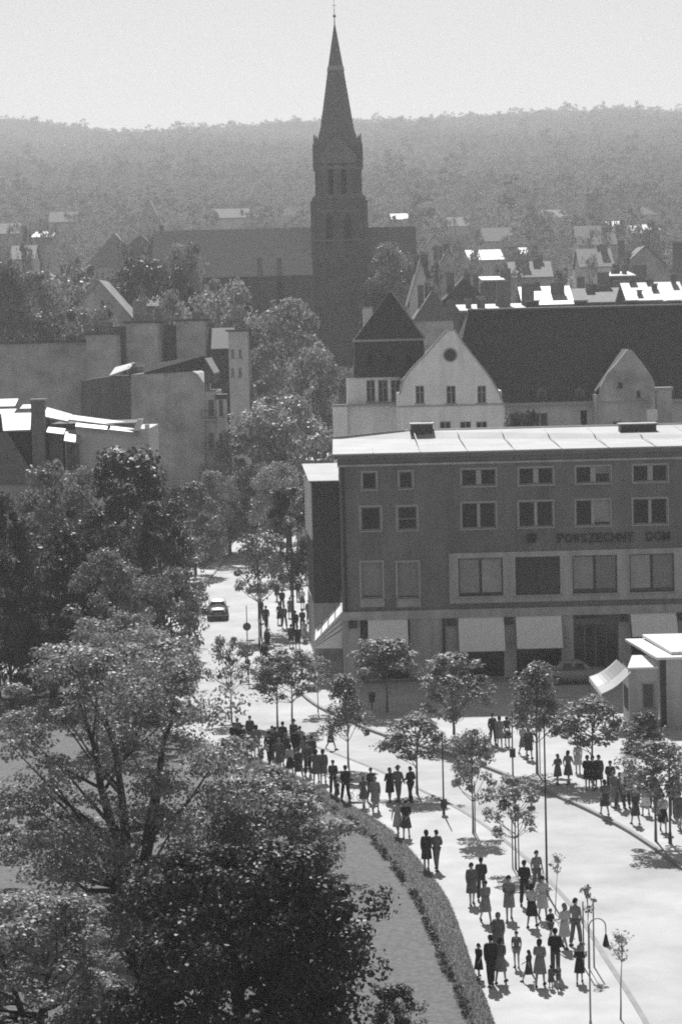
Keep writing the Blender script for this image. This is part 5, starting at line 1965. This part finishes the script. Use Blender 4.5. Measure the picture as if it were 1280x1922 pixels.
# ------------------------------------------------------------------ people
def skin_mesh(name, vv, edges, rad, sub=1, ma=None):
    me = bpy.data.meshes.new(name)
    me.from_pydata(vv, edges, [])
    o = bpy.data.objects.new(name, me)
    COL.objects.link(o)
    o.modifiers.new('s', 'SKIN')
    for i, q in enumerate(rad):
        d = me.skin_vertices[0].data[i]
        d.radius = q if isinstance(q, tuple) else (q, q)
        d.use_root = (i == 0)
    if sub:
        o.modifiers.new('d', 'SUBSURF').levels = sub
    dg = bpy.context.evaluated_depsgraph_get()
    out = bpy.data.meshes.new_from_object(o.evaluated_get(dg))
    out.name = name
    out.polygons.foreach_set('use_smooth', [True] * len(out.polygons))
    bpy.data.objects.remove(o)
    bpy.data.meshes.remove(me)
    return out


def add_mesh(me, mb):
    """append an MB to a mesh"""
    vv = [v.co[:] for v in me.vertices] + mb.v
    n = len(me.vertices)
    ff = [tuple(p.vertices) for p in me.polygons] + [tuple(i + n for i in f) for f in mb.f]
    m2 = bpy.data.meshes.new(me.name)
    m2.from_pydata(vv, [], ff)
    m2.polygons.foreach_set('use_smooth', [True] * len(ff))
    return m2


# pose: stride of the legs, swing of the arms, elbow bend
POSES = {'walk': (.26, .2, .08), 'brisk': (.34, .28, .14), 'slow': (-.18, .1, .02), 'carry': (-.24, -.16, .28), 'stroll': (.15, -.12, .05), 'stand': (.02, .03, .03), 'link': (.12, .05, .22)}
PM = {}


def joints(pose):
    st, sw, eb = POSES[pose]
    J = {'pel': (0, 0, .95), 'spi': (0, .005, 1.13), 'che': (0, 0, 1.32), 'nb': (0, .015, 1.46), 'nt': (0, .0, 1.53), 'hd': (0, -.015, 1.62), 'ht': (0, -.005, 1.69)}
    for s, sg in (('L', 1), ('R', -1)):
        J['hip' + s] = (.09 * sg, 0, .92)
        J['kn' + s] = (.095 * sg, -st * .45 * sg - .03, .5)
        J['an' + s] = (.1 * sg, -st * sg + (.03 if sg < 0 else 0), .09 + (.04 if sg < 0 and st > .1 else 0))
        J['to' + s] = (.11 * sg, -st * sg - .14, .045 + (.0 if sg > 0 else .01))
        J['sh' + s] = (.175 * sg, .01, 1.41)
        J['el' + s] = (.215 * sg, sw * .4 * sg + .02, 1.14)
        J['wr' + s] = (.215 * sg - eb * .4 * sg, sw * sg - eb, .9 + eb * .5)
        J['pa' + s] = (.213 * sg - eb * .6 * sg, sw * 1.15 * sg - eb * 1.2, .835 + eb * .5)
    return J


def sk(J, spec, edges, name, sub=1):
    names = list(spec)
    ix = {n: i for i, n in enumerate(names)}
    return skin_mesh(name, [J[n] for n in names], [(ix[a], ix[b]) for a, b in edges], [spec[n] for n in names], sub)


def person_meshes(pose):
    if pose in PM:
        return PM[pose]
    J = joints(pose)
    sp = {'pel': (.13, .1), 'spi': (.115, .085), 'che': (.14, .095), 'nb': .06, 'nt': .05, 'hd': (.088, .105), 'ht': (.06, .07)}
    ed = [('pel', 'spi'), ('spi', 'che'), ('che', 'nb'), ('nb', 'nt'), ('nt', 'hd'), ('hd', 'ht')]
    for s in 'LR':
        sp.update({'hip' + s: .085, 'kn' + s: .058, 'an' + s: .038, 'to' + s: (.036, .03), 'sh' + s: .052, 'el' + s: .04, 'wr' + s: .028, 'pa' + s: (.036, .02)})
        ed += [('pel', 'hip' + s), ('hip' + s, 'kn' + s), ('kn' + s, 'an' + s), ('an' + s, 'to' + s), ('che', 'sh' + s), ('sh' + s, 'el' + s), ('el' + s, 'wr' + s), ('wr' + s, 'pa' + s)]
    body = sk(J, sp, ed, 'body')
    for v in body.vertices:                 # nose, brow and chin
        x, y, z = v.co
        if z > 1.54 and y < -.05 and abs(x) < .03 and 1.57 < z < 1.64:
            v.co.y -= .022
        if z > 1.54 and abs(x) > .06 and abs(y) < .04 and 1.57 < z < 1.65:
            v.co.x *= 1.12
    ex = MB()
    for s, sg in (('L', 1), ('R', -1)):     # five fingers, the thumb leaving the side of the palm
        w, p = Vector(J['wr' + s]), Vector(J['pa' + s])
        d = (p - w).normalized()
        for k, (oy, ln) in enumerate(((-.024, .062), (-.008, .072), (.008, .068), (.023, .052))):
            a = p + Vector((0, oy, 0)) + d * .01
            ex.tube([a, a + d * ln * .55, a + d * ln + Vector((-.014 * sg, 0, 0))], [.009, .0085, .006], 5)
        a = w.lerp(p, .6) + Vector((0, -.03, 0))
        ex.tube([a, a + d * .035 + Vector((-.008 * sg, -.018, 0)), a + d * .06 + Vector((-.012 * sg, -.018, 0))], [.011, .01, .007], 5)
    body = add_mesh(body, ex)
    jk = {'pel': (.19, .145), 'spi': (.175, .13), 'che': (.19, .135), 'nb': (.08, .075)}
    je = [('pel', 'spi'), ('spi', 'che'), ('che', 'nb')]
    for s in 'LR':
        jk.update({'sh' + s: .075, 'el' + s: .06, 'wr' + s: .045})
        je += [('che', 'sh' + s), ('sh' + s, 'el' + s), ('el' + s, 'wr' + s)]
    J2 = dict(J)
    J2['pel'] = (0, 0, .86)
    jacket = sk(J2, jk, je, 'jacket')
    sh = {'pel': (.165, .125), 'spi': (.15, .115), 'che': (.172, .12), 'nb': (.075, .07)}
    se = [('pel', 'spi'), ('spi', 'che'), ('che', 'nb')]
    for s in 'LR':
        sh.update({'sh' + s: .068, 'el' + s: .052})
        se += [('che', 'sh' + s), ('sh' + s, 'el' + s)]
    shirt = sk(J, sh, se, 'shirt')
    tr = {'pel': (.145, .115)}
    te = []
    for s in 'LR':
        tr.update({'hip' + s: .1, 'kn' + s: .085, 'an' + s: .075})
        te += [('pel', 'hip' + s), ('hip' + s, 'kn' + s), ('kn' + s, 'an' + s)]
    trousers = sk(J, tr, te, 'trousers')
    J3 = dict(J)
    for s in 'LR':
        J3['kn' + s] = tuple(Vector(J['hip' + s]).lerp(Vector(J['kn' + s]), .72))
    shorts = sk(J3, {'pel': (.145, .115), 'hipL': .105, 'knL': .1, 'hipR': .105, 'knR': .1}, [('pel', 'hipL'), ('hipL', 'knL'), ('pel', 'hipR'), ('hipR', 'knR')], 'shorts')

    def skirt(z0, z1, w0, d0, w1, d1, name):
        m_ = MB()
        n = 22
        rings = []
        for q in range(6):
            t = q / 5
            z = z0 + (z1 - z0) * t
            w, d = w0 + (w1 - w0) * t ** .8, d0 + (d1 - d0) * t ** .8
            rings.append([(math.cos(2 * math.pi * k / n) * w * (1 + .05 * t * math.sin(7 * 2 * math.pi * k / n)), math.sin(2 * math.pi * k / n) * d * (1 + .06 * t * math.sin(5 * 2 * math.pi * k / n)), z) for k in range(n)])
        m_.loft(list(reversed(rings)))
        return m_
    dress = add_mesh(shirt, skirt(1.12, .48, .145, .115, .25, .2, 'dress'))
    dress.name = 'dress'
    sk_ = skirt(1.06, .47, .138, .11, .25, .21, 'skirt').mesh('skirt', None, smooth=True)
    coat = add_mesh(jacket, skirt(1.1, .5, .18, .135, .235, .185, 'coat'))
    coat.name = 'coat'
    shoe = {}
    for s in 'LR':
        so = MB()
        a, t = Vector(J['an' + s]), Vector(J['to' + s])
        d = (t - a)
        d.z = 0
        rings = []
        for f, w, h in ((-.5, .03, .05), (-.35, .042, .085), (.2, .045, .075), (.7, .05, .055), (1.1, .04, .045), (1.25, .02, .03)):
            c = a + d * f
            z0 = max(0, a.z - .09)
            rings.append([(c.x + math.cos(2 * math.pi * k / 8) * w, c.y, z0 + max(0, h / 2 + math.sin(2 * math.pi * k / 8) * h / 2 * 1.2)) for k in range(8)])
        so.loft(rings)
        shoe['shoe' + s] = so.mesh('shoe', None, smooth=True)

    def cap(z0, zt, rx, ry, cy, drop):
        m_ = MB()
        n = 12
        rings = []
        for q in range(5):
            t = q / 4
            f = math.cos(t * math.pi / 2 * .97)
            rings.append([(math.cos(2 * math.pi * k / n) * rx * f, cy + math.sin(2 * math.pi * k / n) * ry * f,
                           (z0 - drop * max(0, math.sin(2 * math.pi * k / n)) * (1 - t)) + (zt - z0) * math.sin(t * math.pi / 2)) for k in range(n)])
        m_.loft(rings)
        return m_
    hair_s = cap(1.662, 1.758, .098, .113, .012, .1).mesh('hair', None, smooth=True)
    hair_l = cap(1.64, 1.765, .107, .12, .018, .15).mesh('hair', None, smooth=True)
    hm = cap(1.69, 1.79, .092, .108, 0, 0)
    hm.loft([[(math.cos(2 * math.pi * k / 14) * q, math.sin(2 * math.pi * k / 14) * q * 1.12, z) for k in range(14)] for q, z in ((.1, 1.682), (.155, 1.675), (.155, 1.685), (.1, 1.7))])
    hat = hm.mesh('hat', None, smooth=True)
    em = MB()
    for sg in (1, -1):
        em.box(sg * .03 - .009, sg * .03 + .009, -.118, -.1, 1.628, 1.637)
    em.box(-.018, .018, -.112, -.098, 1.568, 1.574)
    eyes = em.mesh('eyes', None)
    PM[pose] = dict(body=body, jacket=jacket, shirt=shirt, trousers=trousers, shorts=shorts, dress=dress, skirt=sk_, coat=coat, **shoe, hair_s=hair_s, hair_l=hair_l, hat=hat, eyes=eyes)
    for me in PM[pose].values():
        if not me.materials:
            me.materials.append(None)
    return PM[pose]


TONE = {'k': .024, 'd': .06, 'm': .12, 'g': .2, 'l': .42, 'w': .65}


def cloth(c):
    return mat('cloth_' + {'k': 'black', 'd': 'dark', 'm': 'mid', 'g': 'grey', 'l': 'light', 'w': 'white'}[c], TONE[c], rough=.9, var=.25, scale=9, bump=.2, bscale=30)


M_SKIN = mat('skin', .3, rough=.6, var=.08, scale=6)
M_HAIR = {'d': mat('dark_hair', .02, var=.3, scale=30), 'l': mat('fair_hair', .15, var=.3, scale=30)}


def person(px, py, kind, tones, h, rz, label, group, pose='walk', z=.125):
    """kind: suit shirt hat dress coat blouse boy girl; tones: garment greys"""
    b = G(px, py, z)
    sc = h / 1.74
    o = bpy.data.objects.new('person', None)
    COL.objects.link(o)
    o.location = b
    o.rotation_euler = (0, 0, rz)
    o.scale = (sc, sc, sc)
    o.empty_display_size = .3
    tag(o, label, 'person', group)
    pm = person_meshes(pose)

    def add(key, ma, nm=None):
        q = obj(nm or key, pm[key], o)
        q.material_slots[0].link = 'OBJECT'
        q.material_slots[0].material = ma
        return q
    add('body', M_SKIN)
    add('eyes', M_HAIR['d'])
    add('shoeL', cloth('k'), 'shoe')
    add('shoeR', cloth('k'), 'shoe')
    t1, t2 = tones[0], tones[-1]
    if kind in ('suit', 'hat'):
        add('jacket', cloth(t1))
        add('trousers', cloth(t2))
    elif kind == 'shirt':
        add('shirt', cloth(t1))
        add('trousers', cloth(t2))
    elif kind in ('dress', 'girl'):
        add('dress', cloth(t1))
    elif kind == 'coat':
        add('coat', cloth(t1))
    elif kind == 'blouse':
        add('shirt', cloth(t1), 'blouse')
        add('skirt', cloth(t2))
    elif kind == 'boy':
        add('shirt', cloth(t1))
        add('shorts', cloth(t2))
    if kind == 'hat':
        add('hat', cloth(t1))
    if kind in ('suit', 'shirt', 'boy', 'hat'):
        add('hair_s', M_HAIR['d'], 'hair')
    else:
        add('hair_l', M_HAIR['l' if (px + py) % 3 == 0 else 'd'], 'hair')
    return o


TO, AW = 0.0, math.pi                       # facing the camera / walking away
GN = 'walkers on the near pavement'
GC = 'crowd on the pavement bend'
GR = 'people on the far pavement before the shops'
GS = 'people along the shopping street'
PEOPLE = [
    (801, 1634, 'coat', 'd', 1.7, AW + .3, 'left one of the couple in dark coats near the hedge', GN, 'stroll'),
    (820, 1635, 'suit', 'mm', 1.72, AW + .1, 'right one of the couple walking close together near the hedge', GN, 'link'),
    (886, 1699, 'coat', 'm', 1.66, TO + .2, 'woman in long mid-grey coat left of the near walkers', GN, 'stroll'),
    (904, 1690, 'suit', 'dd', 1.7, AW, 'person in dark clothes half behind the grey-coated woman', GN, 'walk'),
    (912, 1733, 'dress', 'g', 1.62, TO + .3, 'woman in flared grey dress before the grey-coated woman', GN, 'walk'),
    (956, 1727, 'coat', 'g', 1.7, TO - .2, 'woman in light grey coat with bent arms', GN, 'link'),
    (985, 1699, 'suit', 'kk', 1.76, AW + .2, 'man in black suit beside the tall lamp post', GN, 'walk'),
    (1008, 1676, 'shirt', 'gm', 1.7, TO, 'person in pale shirt furthest back beside the tall lamp post', GN, 'stroll'),
    (999, 1741, 'blouse', 'lk', 1.66, AW, 'woman in pale blouse and black skirt in the middle of the walkers', GN, 'walk'),
    (1019, 1727, 'dress', 'l', 1.68, TO, 'woman in light dress right of the black-skirted woman', GN, 'stroll'),
    (1060, 1781, 'dress', 'l', 1.66, AW + .3, 'woman in pale dress beside the man in grey shirt', GN, 'link'),
    (1081, 1776, 'shirt', 'gm', 1.76, AW - .3, 'man in grey shirt and dark trousers near the sapling stakes', GN, 'walk'),
    (1034, 1768, 'boy', 'kd', 1.22, TO + .4, 'child in black top running ahead of the pale-dressed woman', GN, 'walk'),
    (936, 1797, 'coat', 'm', 1.62, AW, 'woman in mid-grey dress coat behind the black-suited man', GN, 'stroll'),
    (922, 1853, 'suit', 'kk', 1.8, AW + .2, 'broad man in black suit beside the verge', GN, 'walk'),
    (899, 1838, 'girl', 'k', 1.24, TO - .3, 'small girl in black dress at the verge edge', GN, 'stroll'),
    (940, 1846, 'blouse', 'mg', 1.6, AW, 'woman half hidden right of the broad black-suited man', GN, 'walk'),
    (970, 1817, 'boy', 'mg', 1.3, TO, 'bare-legged boy alone in the middle of the pavement', GN, 'stand'),
    (993, 1846, 'girl', 'd', 1.15, AW + .4, 'small child in dark dress holding beside the grey woman', GN, 'walk'),
    (1014, 1852, 'dress', 'g', 1.64, AW, 'woman in grey dress among the nearest walkers', GN, 'walk'),
    (1043, 1836, 'suit', 'kd', 1.74, AW - .3, 'man in black jacket leaning over a small child', GN, 'link'),
    (1048, 1858, 'boy', 'dm', .86, TO, 'toddler in dark clothes at the feet of the nearest man', GN, 'stand'),
    (1034, 1856, 'girl', 'm', .8, AW, 'second toddler in grey at the feet of the nearest man', GN, 'stand'),
    (1088, 1846, 'girl', 'k', 1.32, AW, 'girl in short black dress near the arched lamp', GN, 'walk'),
    # bend
    (626, 1492, 'suit', 'dk', 1.7, TO, 'man in dark jacket at the hedge end of the bend', GC, 'stroll'),
    (633, 1503, 'girl', 'd', 1.0, TO + .3, 'small child in front of the dark-jacketed man at the hedge', GC, 'walk'),
    (649, 1506, 'suit', 'kk', 1.78, AW, 'man in black suit beside the small child at the hedge', GC, 'walk'),
    (683, 1516, 'girl', 'm', 1.5, AW + .2, 'slim girl in grey dress right of the pram', GC, 'walk'),
    (705, 1524, 'coat', 'g', 1.66, TO, 'woman in light grey coat between slim girl and dark trio', GC, 'stroll'),
    (697, 1506, 'suit', 'dd', 1.66, TO, 'dark figure half behind the light grey coat', GC, 'walk'),
    (732, 1506, 'coat', 'k', 1.66, AW, 'left one of the trio, in a black coat', GC, 'stroll'),
    (748, 1508, 'hat', 'mm', 1.8, AW, 'middle one of the trio, a man wearing a hat', GC, 'walk'),
    (771, 1506, 'suit', 'kk', 1.72, AW + .2, 'right one of the trio, in a black suit', GC, 'link'),
    (747, 1571, 'dress', 'l', 1.66, TO, 'woman in pale dress walking beside a dark-dressed one below the trio', GC, 'walk'),
    (763, 1573, 'blouse', 'kd', 1.68, TO, 'dark-dressed walker beside the pale dress below the trio', GC, 'stroll'),
    (440, 1414, 'suit', 'kk', 1.66, TO, 'leftmost man of the crowd, in black beside the leaves', GC, 'walk'),
    (454, 1418, 'suit', 'kd', 1.66, AW, 'second man from the left of the crowd, in black', GC, 'stroll'),
    (470, 1401, 'suit', 'dd', 1.68, TO, 'man standing behind the left end of the crowd', GC, 'stand'),
    (468, 1424, 'girl', 'd', 1.4, TO + .3, 'girl in dark dress at the left end of the crowd', GC, 'stroll'),
    (482, 1419, 'coat', 'g', 1.66, AW, 'woman in grey coat at the left end of the crowd', GC, 'stroll'),
    (491, 1433, 'girl', 'm', .95, TO, 'small child in grey before the grey-coated woman of the crowd', GC, 'stand'),
    (506, 1435, 'suit', 'kk', 1.76, AW, 'man in black at the front left of the crowd', GC, 'walk'),
    (525, 1449, 'coat', 'm', 1.74, TO, 'large woman in mid-grey coat at the front of the crowd', GC, 'stroll'),
    (518, 1425, 'suit', 'dd', 1.72, AW, 'dark figure behind the large grey-coated woman', GC, 'walk'),
    (532, 1415, 'suit', 'dk', 1.74, AW, 'man at the back of the crowd under the two street trees', GC, 'stand'),
    (545, 1458, 'blouse', 'lk', 1.66, AW, 'woman in pale blouse and black skirt at the crowd front', GC, 'walk'),
    (561, 1466, 'coat', 'd', 1.68, TO, 'woman in dark coat at the very front of the crowd', GC, 'walk'),
    (556, 1432, 'suit', 'kk', 1.84, AW, 'tall man in black in the middle of the crowd', GC, 'stand'),
    (552, 1412, 'hat', 'dd', 1.78, TO, 'man with a hat behind the tall black-suited man', GC, 'stroll'),
    (572, 1440, 'dress', 'g', 1.64, AW, 'woman in grey dress right of the tall black-suited man', GC, 'stroll'),
    (586, 1442, 'suit', 'dd', 1.7, AW, 'man in dark suit behind the two grey figures', GC, 'walk'),
    (594, 1471, 'coat', 'm', 1.72, AW, 'left one of two grey figures at the right end of the crowd', GC, 'link'),
    (607, 1470, 'coat', 'm', 1.7, AW + .2, 'right one of two grey figures at the right end of the crowd', GC, 'walk'),
    (621, 1409, 'dress', 'd', 1.66, 1.2, 'lone woman in dark dress crossing the road', GC, 'walk', .006),
    # far pavement
    (925, 1397, 'suit', 'dd', 1.68, TO, 'dark figure under the bushy tree left of the light coat', GR, 'stroll'),
    (938, 1403, 'coat', 'g', 1.68, AW, 'woman in light coat under the trees before the shops', GR, 'walk'),
    (952, 1401, 'blouse', 'dk', 1.66, AW, 'dark woman right of the light coat under the trees', GR, 'walk'),
    (993, 1426, 'coat', 'd', 1.7, AW, 'dark-coated figure half hidden by the bushy tree', GR, 'stroll'),
    (1047, 1473, 'girl', 'm', 1.52, AW, 'slim bare-legged girl before the kiosk awning', GR, 'walk'),
    (1067, 1472, 'blouse', 'gm', 1.66, AW, 'woman in grey blouse beside the slim girl', GR, 'walk'),
    (1103, 1481, 'coat', 'k', 1.64, TO, 'left one of three women in black coats under the tree', GR, 'stroll'),
    (1113, 1483, 'coat', 'k', 1.68, TO, 'middle one of three women in black coats under the tree', GR, 'stroll'),
    (1124, 1481, 'coat', 'd', 1.66, TO, 'right one of three women in black coats under the tree', GR, 'stroll'),
    (1135, 1531, 'blouse', 'md', 1.66, AW, 'woman in dark skirt nearest the far kerb', GR, 'walk'),
    (1164, 1520, 'suit', 'md', 1.74, AW, 'man in grey jacket behind the dark-skirted woman', GR, 'walk'),
    (1176, 1516, 'suit', 'kk', 1.74, TO, 'man in black left of the girl on the far pavement', GR, 'stroll'),
    (1193, 1549, 'dress', 'd', 1.58, AW, 'girl in dark dress between the man in black and the full tree', GR, 'walk'),
    (1212, 1530, 'dress', 'w', 1.6, TO, 'figure in white dress beside the trunk of the full tree', GR, 'stroll'),
    (1245, 1562, 'blouse', 'lk', 1.7, TO, 'woman in pale blouse between the full tree and the dark post', GR, 'walk'),
    (1276, 1556, 'coat', 'm', 1.68, TO, 'grey-coated figure cut by the right picture edge', GR, 'walk'),
    (1152, 1512, 'dress', 'g', 1.62, TO, 'woman in grey dress behind the dark-skirted woman at the far kerb', GR, 'walk'),
    (1203, 1506, 'suit', 'mk', 1.74, AW, 'man in grey jacket under the left side of the full tree', GR, 'walk'),
    (1262, 1536, 'suit', 'kk', 1.74, TO, 'man in black behind the dark post on the kerb', GR, 'stroll'),
    (1236, 1534, 'dress', 'm', 1.6, AW, 'woman in grey behind the pale blouse at the full tree', GR, 'walk'),
    (1186, 1492, 'coat', 'd', 1.66, TO, 'dark-coated woman in the shade between two bushy trees', GR, 'stroll'),
    (982, 1418, 'blouse', 'lm', 1.64, TO, 'pale-bloused woman under the tree before the third blind', GR, 'walk'),
    (555, 1190, 'suit', 'kk', 1.76, AW, 'black-suited man in the middle of the corner pavement', GS, 'walk'),
    (545, 1160, 'dress', 'm', 1.64, TO, 'woman in grey dress further up the corner pavement', GS, 'walk'),
    (580, 1168, 'suit', 'dd', 1.74, TO, 'dark man close against the store wing', GS, 'stroll'),
    (560, 1128, 'suit', 'kd', 1.74, AW, 'dark man before the white-bloused woman by the wing', GS, 'walk'),
    (520, 1128, 'coat', 'd', 1.66, TO, 'dark coat under the young tree behind the car', GS, 'walk'),
    (512, 1420, 'dress', 'd', 1.64, TO, 'woman in dark dress behind the front left man of the crowd', GC, 'walk'),
    (538, 1436, 'coat', 'd', 1.66, AW, 'dark-coated woman squeezed in the middle of the crowd', GC, 'stroll'),
    (578, 1456, 'suit', 'mk', 1.74, TO, 'man in grey jacket beside the left grey figure of the crowd', GC, 'walk'),
    (564, 1420, 'blouse', 'gd', 1.62, TO, 'woman in grey blouse at the back right of the crowd', GC, 'stroll'),
    (447, 1404, 'coat', 'm', 1.64, TO, 'grey-coated woman behind the leftmost men of the crowd', GC, 'stand'),
    (530, 1146, 'suit', 'kk', 1.74, AW, 'black-suited man behind the skirted woman on the street pavement', GS, 'walk'),
    (548, 1118, 'dress', 'm', 1.62, TO, 'woman in grey further up beyond the black-suited men', GS, 'walk'),
    (1146, 1496, 'suit', 'dk', 1.74, TO, 'dark man under the bushy tree beside the kiosk', GR, 'walk'),
    (1225, 1516, 'suit', 'dd', 1.72, AW, 'dark figure behind the white dress on the far pavement', GR, 'stand'),
    (1085, 1452, 'dress', 'l', 1.6, TO, 'pale dressed woman deep under the kiosk trees', GR, 'stand'),
    # street
    (532, 1106, 'coat', 'd', 1.74, AW, 'tall dark coat walking alone up the street', GS, 'stroll'),
    (490, 1166, 'suit', 'kk', 1.76, AW, 'left one of a dark pair by the corner tree', GS, 'walk'),
    (500, 1180, 'suit', 'dk', 1.76, AW, 'right one of a dark pair by the corner tree', GS, 'walk'),
    (525, 1172, 'blouse', 'dk', 1.68, TO, 'dark skirted woman beside a taller man on the street pavement', GS, 'stroll'),
    (534, 1179, 'suit', 'mk', 1.76, TO, 'taller man beside the dark skirted woman on the street pavement', GS, 'walk'),
    (502, 1222, 'coat', 'k', 1.6, TO, 'black coat standing right of the sign post', GS, 'stand'),
    (547, 1215, 'coat', 'd', 1.66, TO, 'left one of two dark coats before the awning', GS, 'stroll'),
    (559, 1218, 'coat', 'k', 1.66, TO, 'right one of two dark coats before the awning', GS, 'stroll'),
    (568, 1186, 'suit', 'dk', 1.74, AW, 'dark man passing the store wing', GS, 'walk'),
    (572, 1206, 'dress', 'w', 1.64, TO, 'woman in white beside the corner awning', GS, 'walk'),
    (497, 1252, 'suit', 'kk', 1.7, TO, 'black figure low behind the street tree leaves', GS, 'walk'),
    (568, 1142, 'blouse', 'wd', 1.66, TO, 'white-bloused woman against the store wing', GS, 'walk'),
    (576, 1098, 'dress', 'l', 1.64, AW, 'pale dress further up along the store wing', GS, 'walk'),
    (380, 1072, 'dress', 'w', 1.64, TO, 'left one of two white dresses on the far left pavement', GS, 'walk'),
    (394, 1066, 'dress', 'w', 1.66, TO, 'right one of two white dresses on the far left pavement', GS, 'stroll'),
    (420, 1050, 'suit', 'kk', 1.74, AW, 'dark man crossing near the far trees', GS, 'walk', .006),
    (406, 1024, 'blouse', 'wm', 1.66, TO, 'tiny white-topped walker at the far left pavement', GS, 'walk'),
    (512, 1090, 'suit', 'md', 1.74, AW, 'grey suited man under the tall dark street tree', GS, 'walk'),
    (153, 1238, 'suit', 'kk', 1.76, AW, 'dark figure on the shady path by the trees', GS, 'stand', .19),
]
for q in PEOPLE:
    person(q[0], q[1], q[2], q[3], q[4], q[5] + random.uniform(-.5, .5), q[6], q[7], {'walk': ('walk', 'brisk', 'carry', 'slow'), 'stroll': ('stroll', 'slow', 'carry', 'stroll'), 'stand': ('stand',), 'link': ('link', 'carry')}[q[8]][(q[0] * 7 + q[1]) % {'walk': 4, 'stroll': 4, 'stand': 1, 'link': 2}[q[8]]], q[9] if len(q) > 9 else .125)


def pram(px, py, label, rz):
    b = G(px, py, .125)
    r = thing('pram', b, label, 'pram', rz=rz)
    bd = MB()
    n = 10
    rings = []
    for q in range(7):
        t = q / 6
        y = -.4 + .8 * t
        w = .2 * math.sin(math.pi * (.15 + .7 * t)) ** .5
        rings.append([(math.cos(math.pi + math.pi * k / n) * w, y, .78 + math.sin(math.pi + math.pi * k / n) * .26) for k in range(n + 1)])
    bd.loft(rings)
    bd.build('body', cloth('l'), r)
    hd = MB()
    rings = []
    for q in range(5):
        a = math.pi * .5 * q / 4
        rings.append([(math.cos(math.pi * k / n) * .2, .38 - .38 * math.sin(a) * .9 * math.sin(math.pi * k / n), .78 + math.sin(math.pi * k / n) * .34 * math.cos(a * .6)) for k in range(n + 1)])
    hd.loft(rings, cap=False)
    ho = hd.build('hood', cloth('m'), r)
    ho.modifiers.new('thickness', 'SOLIDIFY').thickness = .01
    for sx in (-1, 1):
        for y in (-.28, .28):
            w = MB()
            pts = [(sx * .22, y + math.cos(2 * math.pi * k / 14) * .15, .16 + math.sin(2 * math.pi * k / 14) * .15) for k in range(15)]
            w.tube(pts, .014, 5)
            for k in range(6):
                t = math.pi * k / 3
                w.tube([(sx * .22, y, .16), (sx * .22, y + math.cos(t) * .15, .16 + math.sin(t) * .15)], .004, 4)
            w.build('wheel', M_METAL, r)
    hn = MB()
    for sx in (-1, 1):
        hn.tube([(sx * .18, -.35, .62), (sx * .18, -.72, 1.02)], .012, 5)
        hn.tube([(sx * .2, -.28, .17), (sx * .14, 0, .56), (sx * .2, .28, .17)], .01, 5)
    hn.tube([(-.18, -.72, 1.02), (.18, -.72, 1.02)], .014, 5)
    hn.build('handle', M_METAL, r)


pram(667, 1502, 'pale pram pushed between the black-suited man and the slim girl', 1.3)

# ------------------------------------------------------------------ haze over the town
hz = MB().box(-1500, 1500, -60, 2900, -2, 285).build('haze', None)
tag(hz, 'summer haze hanging over the town and hills', kind='stuff')
hm_ = bpy.data.materials.new('haze')
hm_.use_nodes = True
t = hm_.node_tree
t.nodes.remove(t.nodes['Principled BSDF'])
pvn = t.nodes.new('ShaderNodeVolumePrincipled')
pvn.inputs['Color'].default_value = (.76, .76, .76, 1)
pvn.inputs['Density'].default_value = .00030
pvn.inputs['Anisotropy'].default_value = 0.25
t.links.new(pvn.outputs[0], t.nodes['Material Output'].inputs['Volume'])
hz.data.materials.append(hm_)

for o in bpy.data.objects:
    if '_org' in o:
        del o['_org']
